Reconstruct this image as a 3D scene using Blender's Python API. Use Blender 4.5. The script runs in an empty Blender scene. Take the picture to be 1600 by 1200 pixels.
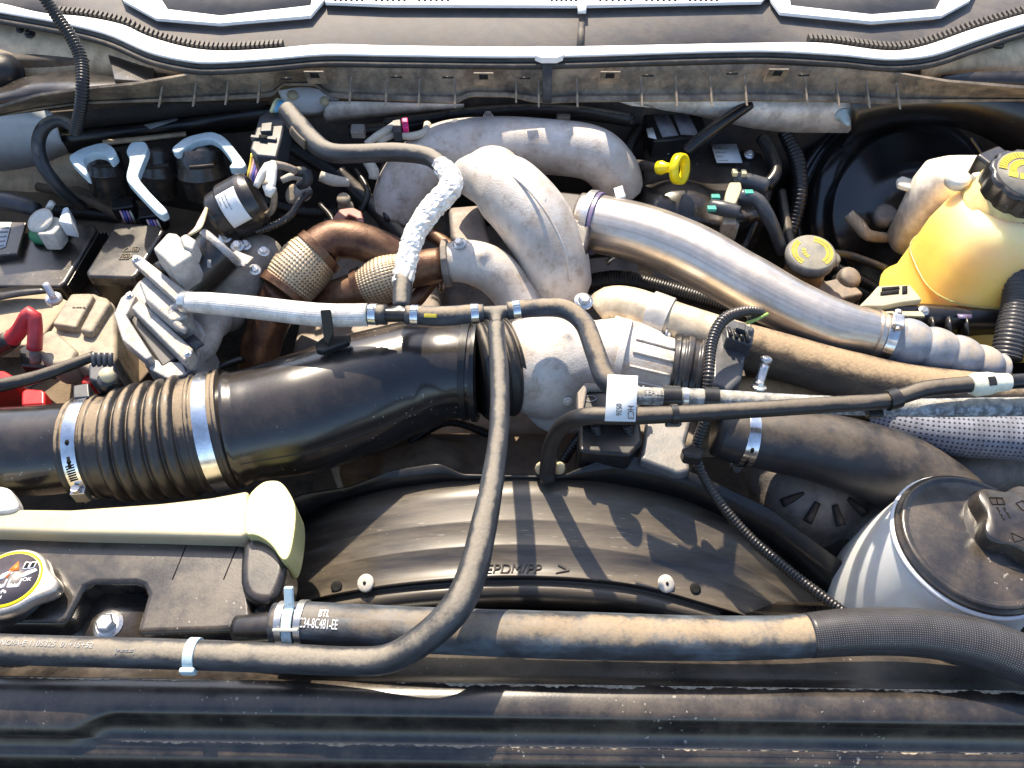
import bpy, bmesh, math, random
from mathutils import Vector, Matrix, noise
random.seed(7)
V = Vector
sc = bpy.context.scene
# ------------------------------------------------------------------ camera, sky, sun, exposure
F = 1209.0                       # focal length in photograph pixels (1600 wide)
PITCH = math.radians(52)
CAM = V((0, -0.24, 0.867))
FWD = V((0, math.cos(PITCH), -math.sin(PITCH)))
UP = V((0, math.sin(PITCH), math.cos(PITCH)))
RT = V((1, 0, 0))
cd = bpy.data.cameras.new('camera'); cam = bpy.data.objects.new('camera', cd)
sc.collection.objects.link(cam); sc.camera = cam
cd.sensor_width = 36; cd.lens = 36 * F / 1600; cd.clip_start = 0.01; cd.clip_end = 100
cam.location = CAM; cam.rotation_euler = (math.pi / 2 - PITCH, 0, 0)
SUN_EL, SUN_AZ = math.radians(50), math.radians(-14)
sundir = V((math.sin(SUN_AZ) * math.cos(SUN_EL), math.cos(SUN_AZ) * math.cos(SUN_EL), math.sin(SUN_EL)))
w = bpy.data.worlds.new('World'); sc.world = w; w.use_nodes = True
nt = w.node_tree; bg = nt.nodes['Background']
sky = nt.nodes.new('ShaderNodeTexSky'); sky.sky_type = 'NISHITA'; sky.sun_disc = False
sky.sun_elevation = SUN_EL; sky.sun_rotation = SUN_AZ
nt.links.new(sky.outputs[0], bg.inputs[0]); bg.inputs[1].default_value = 0.15
sky.air_density = 1.0; sky.dust_density = 1.5; sky.ozone_density = 1.2
sl = bpy.data.lights.new('sun', 'SUN'); sl.energy = 4.8; sl.angle = math.radians(0.7); sl.color = (1, 0.87, 0.68)
so = bpy.data.objects.new('sun', sl); sc.collection.objects.link(so)
so.rotation_euler = sundir.to_track_quat('Z', 'Y').to_euler(); so.location = (0, 0, 3)
sc.view_settings.view_transform = 'Standard'; sc.view_settings.look = 'None'
sc.view_settings.exposure = 1.02; sc.view_settings.gamma = 1

# ------------------------------------------------------------------ pixel helpers
def ray(px, py):
    return FWD + RT * ((px - 800) / F) + UP * ((600 - py) / F)
def W(px, py, z):
    """point at height z seen at photograph pixel px, py"""
    d = ray(px, py); return CAM + d * ((z - CAM.z) / d.z)
def PR(px, py, z, r):
    return r * (W(px, py, z) - CAM).dot(FWD) / F

# ------------------------------------------------------------------ materials
MATS = {}
def mat(name, base, rough=.5, metal=0.0, dust=0.0, dustc=(.30, .225, .15), dscale=22, up=.5, var=.25, vscale=40,
        bump=.15, bscale=350, speck=0.0, spec=.5, second=None, sscale=18, samt=.5, trans=0, sss=0, braid=None, bcol=None, stretch=None, coat=0, streak=None, grime=.4, zmix=None, xdust=None):
    if name in MATS: return MATS[name]
    m = bpy.data.materials.new(name); m.use_nodes = True; N = m.node_tree.nodes; L = m.node_tree.links
    b = N['Principled BSDF']; tc = N.new('ShaderNodeTexCoord'); co = tc.outputs['Object']
    if stretch:
        mp = N.new('ShaderNodeMapping'); mp.inputs['Scale'].default_value = stretch; L.new(tc.outputs['Object'], mp.inputs[0]); co = mp.outputs[0]
    def noi(s, d=6, r=.6):
        n = N.new('ShaderNodeTexNoise'); n.inputs['Scale'].default_value = s; n.inputs['Detail'].default_value = d; n.inputs['Roughness'].default_value = r
        L.new(co, n.inputs['Vector']); return n.outputs[0]
    def ramp(src, a, c):
        n = N.new('ShaderNodeMapRange'); n.interpolation_type = 'SMOOTHSTEP'; n.inputs[1].default_value = a; n.inputs[2].default_value = c; L.new(src, n.inputs[0]); return n.outputs[0]
    def math_(op, a, c):
        n = N.new('ShaderNodeMath'); n.operation = op
        for i, x in enumerate((a, c)):
            if isinstance(x, (int, float)): n.inputs[i].default_value = x
            else: L.new(x, n.inputs[i])
        return n.outputs[0]
    def mix(f, a, c):
        n = N.new('ShaderNodeMix'); n.data_type = 'RGBA'
        for i, x in ((0, f), (6, a), (7, c)):
            if isinstance(x, (int, float)): n.inputs[i].default_value = x
            elif isinstance(x, tuple): n.inputs[i].default_value = (*x, 1)
            else: L.new(x, n.inputs[i])
        return n.outputs[2]
    v = ramp(noi(vscale), .3, .7)
    col = mix(v, tuple(c * (1 - var) for c in base), tuple(min(1, c * (1 + var)) for c in base))
    if second:
        col = mix(math_('MULTIPLY', ramp(noi(sscale), .42, .62), samt), col, second)
    if streak:
        u0 = N.new('ShaderNodeUVMap'); m0 = N.new('ShaderNodeMapping'); m0.inputs['Scale'].default_value = (streak[0], streak[1], 1); L.new(u0.outputs[0], m0.inputs[0])
        n0 = N.new('ShaderNodeTexNoise'); n0.inputs['Scale'].default_value = 1; n0.inputs['Detail'].default_value = 6; L.new(m0.outputs[0], n0.inputs['Vector'])
        col = mix(math_('MULTIPLY', ramp(n0.outputs[0], .38, .68), streak[2]), col, streak[3])
    if zmix:
        zs = N.new('ShaderNodeSeparateXYZ'); L.new(tc.outputs['Object'], zs.inputs[0])
        col = mix(ramp(math_('ADD', zs.outputs[2], math_('MULTIPLY', noi(12, 3), .02)), zmix[0], zmix[1]), col, zmix[2])
    if grime and bump:
        g1 = ramp(math_('ADD', noi(28, 10, .72), math_('MULTIPLY', math_('SUBTRACT', noi(150, 5), .5), .4)), .50, .72)
        col = mix(math_('MULTIPLY', g1, grime), col, tuple(c * k for c, k in zip(base, (.42, .34, .27))))
    hgt = noi(bscale, 4)
    if braid:
        uv = N.new('ShaderNodeUVMap'); sp = N.new('ShaderNodeSeparateXYZ'); L.new(uv.outputs[0], sp.inputs[0])
        a = math_('ADD', math_('MULTIPLY', sp.outputs[0], braid[0]), math_('MULTIPLY', sp.outputs[1], braid[1]))
        c = math_('SUBTRACT', math_('MULTIPLY', sp.outputs[0], braid[0]), math_('MULTIPLY', sp.outputs[1], braid[1]))
        w1 = math_('MULTIPLY', math_('SINE', a, 0), math_('SINE', c, 0))
        g = ramp(w1, braid[2], braid[3])
        col = mix(g, col, bcol); hgt = math_('MULTIPLY', math_('SUBTRACT', 1, g), 1.0)
    rgh = rough
    if dust > 0:
        geo = N.new('ShaderNodeNewGeometry'); s2 = N.new('ShaderNodeSeparateXYZ'); L.new(geo.outputs['Normal'], s2.inputs[0])
        x = math_('ADD', noi(dscale, 9, .68), math_('MULTIPLY', math_('SUBTRACT', s2.outputs[2], .84), up))
        df = math_('MULTIPLY', ramp(math_('ADD', x, math_('MULTIPLY', math_('SUBTRACT', noi(dscale * 5, 5, .6), .5), .22)), .36, .70), dust)
        fine = ramp(noi(260, 3), .3, .65); df = math_('MULTIPLY', df, math_('ADD', .78, math_('MULTIPLY', fine, .22)))
        if xdust:
            xs_ = N.new('ShaderNodeSeparateXYZ'); L.new(tc.outputs['Object'], xs_.inputs[0])
            df = math_('MULTIPLY', df, math_('ADD', xdust[2], math_('MULTIPLY', ramp(math_('ADD', xs_.outputs[0], math_('MULTIPLY', noi(14, 5), .12)), xdust[0], xdust[1]), 1 - xdust[2])))
        col = mix(df, col, dustc)
        rgh = math_('ADD', rough, math_('MULTIPLY', df, .85 - rough))
        if metal > 0: L.new(math_('MULTIPLY', math_('SUBTRACT', 1, df), metal), b.inputs['Metallic'])
    elif metal > 0: b.inputs['Metallic'].default_value = metal
    if speck > 0:
        vo = N.new('ShaderNodeTexVoronoi'); vo.inputs['Scale'].default_value = 170; vo.inputs['Randomness'].default_value = 1; L.new(co, vo.inputs['Vector'])
        sz = math_('MULTIPLY', math_('MULTIPLY', ramp(noi(9, 3), .42, .7), ramp(noi(120, 2), .4, .75)), .42)
        f = math_('MULTIPLY', math_('LESS_THAN', vo.outputs[0], sz), speck)
        col = mix(f, col, (.5, .46, .4))
    L.new(col, b.inputs['Base Color'])
    if isinstance(rgh, (int, float)):
        rgh = math_('ADD', math_('MULTIPLY', math_('SUBTRACT', noi(60), .5), .25), rgh)
    L.new(rgh, b.inputs['Roughness'])
    b.inputs['Specular IOR Level'].default_value = spec
    if trans: b.inputs['Transmission Weight'].default_value = trans
    if coat: b.inputs['Coat Weight'].default_value = coat; b.inputs['Coat Roughness'].default_value = .22
    if sss: b.inputs['Subsurface Weight'].default_value = sss; b.inputs['Subsurface Radius'].default_value = (.05, .035, .015); b.inputs['Subsurface Scale'].default_value = 1
    if bump:
        bn = N.new('ShaderNodeBump'); bn.inputs['Strength'].default_value = bump; bn.inputs['Distance'].default_value = .002
        L.new(hgt, bn.inputs['Height']); L.new(bn.outputs[0], b.inputs['Normal'])
    MATS[name] = m; return m

BLACK = mat('black_plastic', (.015, .0135, .013), .3, dust=.14, speck=.25, bump=.05, dustc=(.24, .17, .115), coat=.4)
COVER = mat('dusty_cover_plastic', (.017, .0145, .0135), .27, dust=.26, dscale=13, speck=.4, bump=.06, up=.08, dustc=(.24, .18, .12), coat=.5)
CLEANB = mat('clean_black_plastic', (.013, .013, .014), .3, dust=.08, bump=.05)
DUCT = mat('duct_plastic', (.016, .0142, .0142), .2, dust=.09, speck=.35, bump=.03, up=.9, dustc=(.24, .17, .115), coat=.45)
SHROUD = mat('shroud_plastic', (.022, .019, .017), .28, dust=.42, dscale=6, stretch=(.22, 2.6, 1), speck=.3, bump=.05, dustc=(.26, .21, .15), coat=.4)
RUB = mat('rubber', (.018, .017, .0175), .42, dust=.42, up=1.5, dustc=(.30, .235, .16), bump=.15)
RUBD = mat('dusty_rubber', (.036, .038, .044), .62, dust=.75, up=1.2, dscale=40, dustc=(.36, .275, .18), bump=.25, streak=(9, 30, .5, (.12, .13, .15)))
RUBG = mat('grey_rubber', (.026, .026, .029), .48, dust=.65, dustc=(.33, .28, .21), up=1.5, dscale=30, bump=.25, streak=(10, 16, .5, (.085, .09, .10)))
DIRTHOSE = mat('caked_dirt_hose', (.05, .037, .028), .85, dust=.95, up=1.5, dscale=26, dustc=(.38, .27, .16), bump=.5, bscale=200, streak=(6, 14, .5, (.14, .10, .065)))
CAST = mat('cast_aluminium', (.60, .56, .52), .5, metal=.25, dust=.4, dustc=(.48, .37, .27), up=.15, bump=.4, bscale=420, var=.1, second=(.40, .33, .27), samt=.55, sscale=14, grime=.55)
CASTD = mat('dark_cast_metal', (.24, .215, .195), .6, metal=.3, dust=.6, up=.3, dustc=(.30, .22, .15), bump=.35, grime=.6)
PIPE = mat('brushed_aluminium', (.66, .60, .54), .31, metal=.85, dust=.14, dustc=(.48, .40, .30), up=.3, bump=.05, var=.08, streak=(60, 2.5, .5, (.36, .29, .23)), grime=.3)
STEEL = mat('zinc_steel', (.62, .62, .62), .3, metal=.9, bump=.05, dust=.2, dustc=(.4, .33, .24), grime=0.25)
BAND = mat('clamp_steel', (.75, .76, .78), .22, metal=1, bump=.03, grime=0)
RUST = mat('heat_browned_steel', (.105, .05, .032), .38, metal=.6, second=(.25, .14, .075), samt=.6, sscale=14, dust=.35, dustc=(.25, .16, .095), bump=.25, var=.35, grime=.6)
BRAIDM = mat('steel_braid', (.58, .47, .33), .42, metal=.6, bump=.1, dust=.3, second=(.4, .27, .15), dustc=(.36, .26, .16))
FOIL = mat('silver_foil', (.80, .77, .72), .35, metal=.4, bump=.25, bscale=200, var=.1, dust=.3, dustc=(.5, .42, .33))
SILVER = mat('silver_braid_sleeve', (.72, .70, .67), .42, metal=.35, bump=.5, braid=(113, 1500, .3, .95), bcol=(.42, .39, .36))
CREAM = mat('cream_plastic', (.50, .44, .29), .42, bump=.03, var=.04, sss=.1, dust=.12, grime=0.12)
YCREAM = mat('yellowed_plastic', (.50, .49, .22), .4, bump=.03, var=.05, sss=.15, grime=0.08)
YELLOW = mat('coolant_bottle_plastic', (.95, .56, .11), .33, bump=.02, var=.05, sss=1, second=(.96, .62, .16), sscale=6, samt=.4, zmix=(.02, .15, (.96, .84, .55)), grime=0)
MILK = mat('milky_plastic', (.80, .80, .77), .38, bump=.02, var=.04, sss=.35, dust=.1, grime=.06)
BLUEW = mat('pale_blue_plastic', (.50, .64, .69), .5, bump=.15, var=.1, dust=.3, grime=.45)
BODY = mat('white_body_paint', (.62, .66, .70), .3, bump=.02, var=.06, dust=.3, coat=.3, grime=0.2)
TAN = mat('dust_coated_panel', (.55, .42, .27), .75, dust=.6, bump=.15, dustc=(.64, .49, .30))
WHITE = mat('white_paint', (.85, .85, .84), .35, bump=.02, var=.03, grime=0)
SEALW = mat('sun_glare_seal', (.88, .86, .83), .5, bump=.03, var=.03, grime=0)  # white stands in for sun glare on the seal
SEAL = mat('black_seal_rubber', (.04, .037, .035), .6, dust=.5, bump=.2, dustc=(.25, .2, .15))
COWL = mat('cowl_grey_plastic', (.085, .08, .082), .65, bump=.2, var=.12, dust=.2, grime=0.15)
COWLB = mat('cowl_skirt_plastic', (.12, .10, .08), .7, dust=.85, dustc=(.42, .32, .22), bump=.25, up=.0)
DARK = mat('deep_dark_metal', (.034, .028, .023), .75, dust=.6, dustc=(.17, .12, .08), bump=.3)
SHIELD = mat('silver_heat_shield', (.66, .65, .63), .42, metal=.35, bump=.5, bscale=500, dust=.3)
RED = mat('red_rubber', (.46, .03, .04), .45, dust=.2, bump=.05)
REDP = mat('red_plastic', (.42, .018, .018), .35, bump=.03)
GREEN = mat('green_felt', (.03, .22, .09), .6, bump=.2)
YEL = mat('yellow_plastic', (.90, .72, .01), .35, bump=.02, var=.04, grime=0)
YELPRINT = mat('yellow_print', (.62, .50, .05), .6, bump=.1, var=.3)
ORANGE = mat('orange_print', (.85, .18, .02), .5, bump=0)
WPRINT = mat('white_print', (.8, .8, .8), .5, bump=0)
GPRINT = mat('grey_print', (.30, .30, .30), .6, bump=0)
KPRINT = mat('black_print', (.02, .02, .02), .8, bump=0, spec=.1)
PAPER = mat('label_paper', (.72, .74, .75), .55, bump=.02, var=.04, grime=0)
CONN = mat('grey_connector', (.38, .37, .35), .5, bump=.05, dust=.5, grime=.5)
DCONN = mat('slate_connector', (.05, .056, .066), .35, bump=.05, dust=.12)
BLUES = mat('blue_silicone', (.22, .25, .30), .5, dust=.9, up=.6, dustc=(.46, .37, .27), bump=.1)
PURPLE = mat('purple_seal', (.17, .14, .25), .4, bump=.02)
BEIGE = mat('beige_plastic', (.29, .245, .185), .6, dust=.5, dustc=(.46, .37, .25), bump=.35, dscale=40, grime=.85)
SLEEVE = mat('perforated_grey_sleeve', (.19, .20, .24), .7, bump=.5, braid=(95, 520, .35, .7), bcol=(.02, .02, .03))
MESHS = mat('black_mesh_sleeve', (.030, .030, .034), .35, bump=.9, braid=(220, 1250, .35, .8), bcol=(.20, .18, .165))
PINK = mat('pink_plastic', (.75, .03, .2), .4, bump=0)
GREYL = mat('grey_box_label', (.28, .29, .33), .45, bump=.03)

# ------------------------------------------------------------------ geometry helpers
C = sc.collection
def tag(o, label, cat, group=None):
    o['label'] = label; o['category'] = cat
    if group: o['group'] = group
    return o
def thing(name, label, cat, at, group=None):
    o = bpy.data.objects.new(name, None); C.objects.link(o); o.location = at; o.empty_display_size = .02
    return tag(o, label, cat, group)
def add(name, geo, m, parent=None, bevel=0, smooth=True, label=None, cat=None, group=None, kind=None, fuse=0, solid=0, seg=2):
    vs, fs = geo[0], geo[1]
    c = sum((V(v) for v in vs), V()) / len(vs)
    me = bpy.data.meshes.new(name); me.from_pydata([V(v) - c for v in vs], [], fs)
    if len(geo) > 2 and geo[2]:
        uvl = me.uv_layers.new(name='UVMap')
        for li, uv in enumerate(geo[2]): uvl.data[li].uv = uv
    bm = bmesh.new(); bm.from_mesh(me); bmesh.ops.recalc_face_normals(bm, faces=bm.faces[:]); bm.to_mesh(me); bm.free()
    me.materials.append(m)
    o = bpy.data.objects.new(name, me); C.objects.link(o)
    if parent:
        o.parent = parent; pl = parent.location.copy()
        if parent.parent: pl = pl + parent.parent.location
        o.location = c - pl
    else: o.location = c
    if smooth: me.shade_smooth()
    if solid:
        k = o.modifiers.new('thickness', 'SOLIDIFY'); k.thickness = solid; k.offset = -1
    if bevel:
        k = o.modifiers.new('bevel', 'BEVEL'); k.width = bevel; k.segments = seg; k.limit_method = 'ANGLE'; k.angle_limit = math.radians(35); k.harden_normals = True
    if fuse:
        k = o.modifiers.new('fuse', 'REMESH'); k.mode = 'VOXEL'; k.voxel_size = fuse; k.use_smooth_shade = True
        k = o.modifiers.new('soft', 'SMOOTH'); k.factor = .5; k.iterations = 8
    if label: tag(o, label, cat, group)
    if kind: o['kind'] = kind
    return o
def merge(*geos):
    vs, fs = [], []
    for g in geos:
        n = len(vs); vs += list(g[0]); fs += [tuple(i + n for i in f) for f in g[1]]
    return vs, fs
class Path:
    def __init__(s, pts, rad, n=None, smooth=True):
        P = [V(p) for p in pts]
        if smooth and len(P) > 2:
            Q, R = [], []
            for i in range(len(P) - 1):
                p0 = P[max(i - 1, 0)]; p1 = P[i]; p2 = P[i + 1]; p3 = P[min(i + 2, len(P) - 1)]
                for k in range(14):
                    t = k / 14; a = t * t; b = a * t
                    Q.append(.5 * ((2 * p1) + (-p0 + p2) * t + (2 * p0 - 5 * p1 + 4 * p2 - p3) * a + (-p0 + 3 * p1 - 3 * p2 + p3) * b))
                    u = t * t * (3 - 2 * t); R.append(rad[i] * (1 - u) + rad[i + 1] * u)
            Q.append(P[-1]); R.append(rad[-1])
        else: Q, R = P, list(rad)
        s.P, s.R = Q, R; s.S = [0]
        for i in range(1, len(Q)): s.S.append(s.S[-1] + (Q[i] - Q[i - 1]).length)
        s.len = s.S[-1]
        s.Tn = []
        for i in range(len(Q)): s.Tn.append((Q[min(i + 1, len(Q) - 1)] - Q[max(i - 1, 0)]).normalized())
        t0 = s.Tn[0]; n0 = V((0, 0, 1)) - t0 * t0.z
        if n0.length < .2: n0 = V((0, -1, 0)) - t0 * -t0.y
        n0.normalize(); s.Nn = [n0]
        for i in range(1, len(Q)):
            n = s.Nn[-1] - s.Tn[i] * s.Nn[-1].dot(s.Tn[i]); s.Nn.append(n.normalized())
    def at(s, d):
        d = min(max(d, 0), s.len); i = 0
        lo, hi = 0, len(s.S) - 1
        while hi - lo > 1:
            mid = (lo + hi) // 2
            if s.S[mid] <= d: lo = mid
            else: hi = mid
        i = lo; t = (d - s.S[i]) / max(1e-9, s.S[hi] - s.S[i])
        T = s.Tn[i].lerp(s.Tn[hi], t).normalized(); N = s.Nn[i].lerp(s.Nn[hi], t); N = (N - T * N.dot(T)).normalized()
        return s.P[i].lerp(s.P[hi], t), T, N, T.cross(N), s.R[i] * (1 - t) + s.R[hi] * t
    def surf(s, d, th, off=0):
        p, T, N, B, r = s.at(d); return p + (N * math.cos(th) + B * math.sin(th)) * (r + off)
    def facing(s, d, target=None):
        """angle on the tube at d whose normal points most to the target (camera by default)"""
        p, T, N, B, r = s.at(d); q = ((target or CAM) - p); return math.atan2(q.dot(B), q.dot(N))
    def near(s, p):
        return min(range(len(s.P)), key=lambda i: (s.P[i] - p).length)
def tubegeo(path, d0=0, d1=None, seg=24, step=.006, prof=None, off=0, caps=True):
    d1 = path.len if d1 is None else d1
    n = max(2, int((d1 - d0) / step)); vs, fs, uv = [], [], []
    for i in range(n + 1):
        d = d0 + (d1 - d0) * i / n; p, T, N, B, r = path.at(d)
        for k in range(seg):
            th = 2 * math.pi * k / seg; rr = r + off + (prof(d - d0, th, d1 - d0) if prof else 0)
            vs.append(p + (N * math.cos(th) + B * math.sin(th)) * rr)
    for i in range(n):
        for k in range(seg):
            a = i * seg + k; b = i * seg + (k + 1) % seg
            fs.append((a, b, b + seg, a + seg))
            u0 = k / seg; u1 = (k + 1) / seg; v0 = d0 + (d1 - d0) * i / n; v1 = d0 + (d1 - d0) * (i + 1) / n
            uv += [(u0, v0), (u1, v0), (u1, v1), (u0, v1)]
    if caps:
        fs.append(tuple(range(seg))[::-1]); fs.append(tuple(range(n * seg, (n + 1) * seg)))
        uv += [(0, 0)] * (2 * seg)
    return vs, fs, uv
def pxpath(pts, smooth=True):
    return Path([W(p[0], p[1], p[2]) for p in pts], [PR(*p) for p in pts], smooth=smooth)
def hose(name, pts, m, parent=None, seg=24, step=.006, prof=None, smooth=True, **k):
    p = pxpath(pts, smooth); return add(name, tubegeo(p, seg=seg, step=step, prof=prof), m, parent, **k), p
def ridges(period, amp):
    return lambda d, th, L: amp * (abs(math.sin(math.pi * d / period)) - .5)
def conduit(name, pts, m, parent=None, period=.0045, amp=.0016, **k):
    return hose(name, pts, m, parent, seg=14, step=period / 5, prof=ridges(period, amp), **k)
def lathe(o, ax, prof, seg=32, ref=None):
    """prof = [(radius, height along axis)]"""
    ax = V(ax).normalized(); r0 = V(ref) if ref else (V((1, 0, 0)) if abs(ax.x) < .9 else V((0, 1, 0)))
    u = (r0 - ax * r0.dot(ax)).normalized(); v = ax.cross(u); vs, fs = [], []
    for r, h in prof:
        for k in range(seg):
            th = 2 * math.pi * k / seg; vs.append(V(o) + ax * h + (u * math.cos(th) + v * math.sin(th)) * max(r, 1e-5))
    for i in range(len(prof) - 1):
        for k in range(seg):
            a = i * seg + k; b = i * seg + (k + 1) % seg; fs.append((a, b, b + seg, a + seg))
    fs.append(tuple(range(seg))[::-1]); n = (len(prof) - 1) * seg; fs.append(tuple(range(n, n + seg)))
    return vs, fs
def soft(poly, it=2, q=.25):
    """round the corners of a pixel polygon"""
    for _ in range(it):
        out = []
        for i in range(len(poly)):
            a, b = poly[i], poly[(i + 1) % len(poly)]
            out += [tuple(x * (1 - q) + y * q for x, y in zip(a, b)), tuple(x * q + y * (1 - q) for x, y in zip(a, b))]
        poly = out
    return poly
def slab(poly, z, thick, dirn=None):
    """polygon of photograph pixels at height z (a third entry overrides z), extruded downwards"""
    top = [W(p[0], p[1], p[2] if len(p) > 2 else z) for p in poly]; n = len(top)
    d = V(dirn or (0, 0, -1)) * thick
    vs = top + [p + d for p in top]
    fs = [tuple(range(n)), tuple(range(n, 2 * n))[::-1]] + [(i, (i + 1) % n, n + (i + 1) % n, n + i) for i in range(n)]
    return vs, fs
def box(c, u, v, n):
    """centre and three half-extent vectors"""
    c, u, v, n = V(c), V(u), V(v), V(n)
    vs = [c + a * u + b * v + e * n for e in (-1, 1) for a, b in ((-1, -1), (1, -1), (1, 1), (-1, 1))]
    return vs, [(0, 1, 2, 3), (4, 5, 6, 7), (0, 1, 5, 4), (1, 2, 6, 5), (2, 3, 7, 6), (3, 0, 4, 7)]
def ball(c, r, sc_=(1, 1, 1), seg=20):
    vs, fs = [], []; n = seg // 2
    for i in range(n + 1):
        a = math.pi * i / n
        for k in range(seg):
            b = 2 * math.pi * k / seg
            vs.append(V(c) + V((math.sin(a) * math.cos(b) * sc_[0], math.sin(a) * math.sin(b) * sc_[1], math.cos(a) * sc_[2])) * r)
    for i in range(n):
        for k in range(seg):
            a = i * seg + k; b = i * seg + (k + 1) % seg; fs.append((a, b, b + seg, a + seg))
    return vs, fs
def interp(line, u):
    x0, x1 = line[0][0], line[-1][0]; x = x0 + (x1 - x0) * u
    i = 0
    while i < len(line) - 2 and line[i + 1][0] < x: i += 1
    a, b = line[i], line[i + 1]; p = line[max(i - 1, 0)]; q = line[min(i + 2, len(line) - 1)]
    t = (x - a[0]) / max(1e-6, b[0] - a[0]); t = min(max(t, 0), 1); h = b[0] - a[0]; out = [x]
    for j in (1, 2):
        ma = (b[j] - p[j]) / max(1e-6, b[0] - p[0]) * h; mb = (q[j] - a[j]) / max(1e-6, q[0] - a[0]) * h
        out.append((2 * t**3 - 3 * t**2 + 1) * a[j] + (t**3 - 2 * t**2 + t) * ma + (-2 * t**3 + 3 * t**2) * b[j] + (t**3 - t**2) * mb)
    return out
class Loft:
    def __init__(s, lines, n=90):
        s.G = [[W(*interp(l, i / n)) for i in range(n + 1)] for l in lines]; s.n = n
    def geo(s):
        n = s.n; vs = [p for r in s.G for p in r]
        fs = [(j * (n + 1) + i, j * (n + 1) + i + 1, (j + 1) * (n + 1) + i + 1, (j + 1) * (n + 1) + i) for j in range(len(s.G) - 1) for i in range(n)]
        return vs, fs
    def at(s, row, u, off=0):
        u = min(max(u, 0), .9999) * s.n; i = int(u); t = u - i; j = min(int(row), len(s.G) - 2); q = row - j
        a = s.G[j][i].lerp(s.G[j][i + 1], t); b = s.G[j + 1][i].lerp(s.G[j + 1][i + 1], t)
        nn = (s.G[j][i + 1] - s.G[j][i]).cross(s.G[j + 1][i] - s.G[j][i]).normalized()
        if nn.dot(CAM - a) < 0: nn = -nn
        return a.lerp(b, q) + nn * off
def textgeo(s, size, fn, ext=.0004, align='LEFT', xs=1):
    cu = bpy.data.curves.new('t', 'FONT'); cu.body = s; cu.size = size; cu.extrude = ext; cu.align_x = align; cu.resolution_u = 3
    o = bpy.data.objects.new('t', cu); C.objects.link(o); dg = bpy.context.evaluated_depsgraph_get()
    me = bpy.data.meshes.new_from_object(o.evaluated_get(dg))
    vs = [fn(v.co.x * xs, v.co.y, v.co.z) for v in me.vertices]; fs = [tuple(p.vertices) for p in me.polygons]
    bpy.data.objects.remove(o); bpy.data.curves.remove(cu); bpy.data.meshes.remove(me)
    return vs, fs
def plane_fn(o, x, y):
    o, x, y = V(o), V(x).normalized(), V(y); y = (y - x * y.dot(x)).normalized(); n = x.cross(y)
    return lambda a, b, c: o + x * a + y * b + n * c
def tube_fn(path, d0, th0, off=.0006, flip=1):
    def f(a, b, c):
        d = d0 + a * flip; r = path.at(d)[4]; return path.surf(d, th0 - b * flip / r, off + c)
    return f
def tubepatch(path, d0, d1, t0, t1, off, thick=.0008, nd=8, nt_=10):
    vs, fs = [], []
    for o in (off + thick, off):
        for i in range(nd + 1):
            for k in range(nt_ + 1): vs.append(path.surf(d0 + (d1 - d0) * i / nd, t0 + (t1 - t0) * k / nt_, o))
    m = (nd + 1) * (nt_ + 1)
    for q in (0, m):
        for i in range(nd):
            for k in range(nt_):
                a = q + i * (nt_ + 1) + k; fs.append((a, a + 1, a + nt_ + 2, a + nt_ + 1))
    rim = [i for i in range(nt_ + 1)] + [i * (nt_ + 1) + nt_ for i in range(1, nd + 1)] + [nd * (nt_ + 1) + k for k in range(nt_ - 1, -1, -1)] + [i * (nt_ + 1) for i in range(nd - 1, 0, -1)]
    for i in range(len(rim)):
        a, b = rim[i], rim[(i + 1) % len(rim)]; fs.append((a, b, b + m, a + m))
    return vs, fs
def bolt(parent, px, py, z, r, ax=(0, -.3, 1), m=STEEL, name='bolt', h=1.0):
    R = PR(px, py, z, r); o = W(px, py, z)
    add(name, merge(lathe(o, ax, [(R * 1.35, -R * .3), (R * 1.35, 0), (R * 1.05, R * .2)], 20), lathe(o, ax, [(R * .85, 0), (R * .85, R * .75 * h), (R * .7, R * .9 * h)], 6)), m, parent, smooth=False)
def ring(name, path, d, wd, m, parent, off=.0012, seg=48, **k):
    return add(name, tubegeo(path, max(0, d - wd / 2), min(path.len, d + wd / 2), seg=seg, step=wd / 4, off=off, caps=True), m, parent, bevel=.0004, **k)
def worm_clamp(path, d, wd, label, ang=None, off=.0015, group=None):
    """a steel band with a screw housing round a hose"""
    p, T, N, B, r = path.at(d); t = thing('hose_clamp', label, 'clamp', p, group)
    ring('band', path, d, wd, BAND, t, off)
    a = path.facing(d) if ang is None else ang
    q = path.surf(d, a, off + .004); nn = (q - p).normalized(); tt = T.cross(nn)
    add('screw_housing', box(q, T * wd * .55, tt * .011, nn * .0045), STEEL, t, bevel=.0015)
    add('screw', lathe(q - tt * .018, tt, [(.0055, 0), (.0055, .006), (.003, .0062), (.003, .034)], 10), STEEL, t, smooth=False)
    for q_, hl_ in ((1.0, .014), (1.5, .007)):
        th = a - q_ * .03 / r * 1.6; s = path.surf(d, th, off + .0003); n2 = (s - p).normalized()
        add('keyhole', lathe(s, n2, [(.0026, -.0003), (.0026, .0004)], 12), KPRINT, t)
        add('keyhole', box(s, T * .0016, n2.cross(T) * hl_ * .5, n2 * .0004), KPRINT, t)
    for k in range(7):
        th = a - .35 - k * .11 * .03 / r
        s = path.surf(d, th, off + .0003); n2 = (s - p).normalized()
        add('slot', box(s, T * wd * .3 + n2.cross(T) * .0012, n2.cross(T) * .0009, n2 * .0005), KPRINT, t)
    return t

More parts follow.
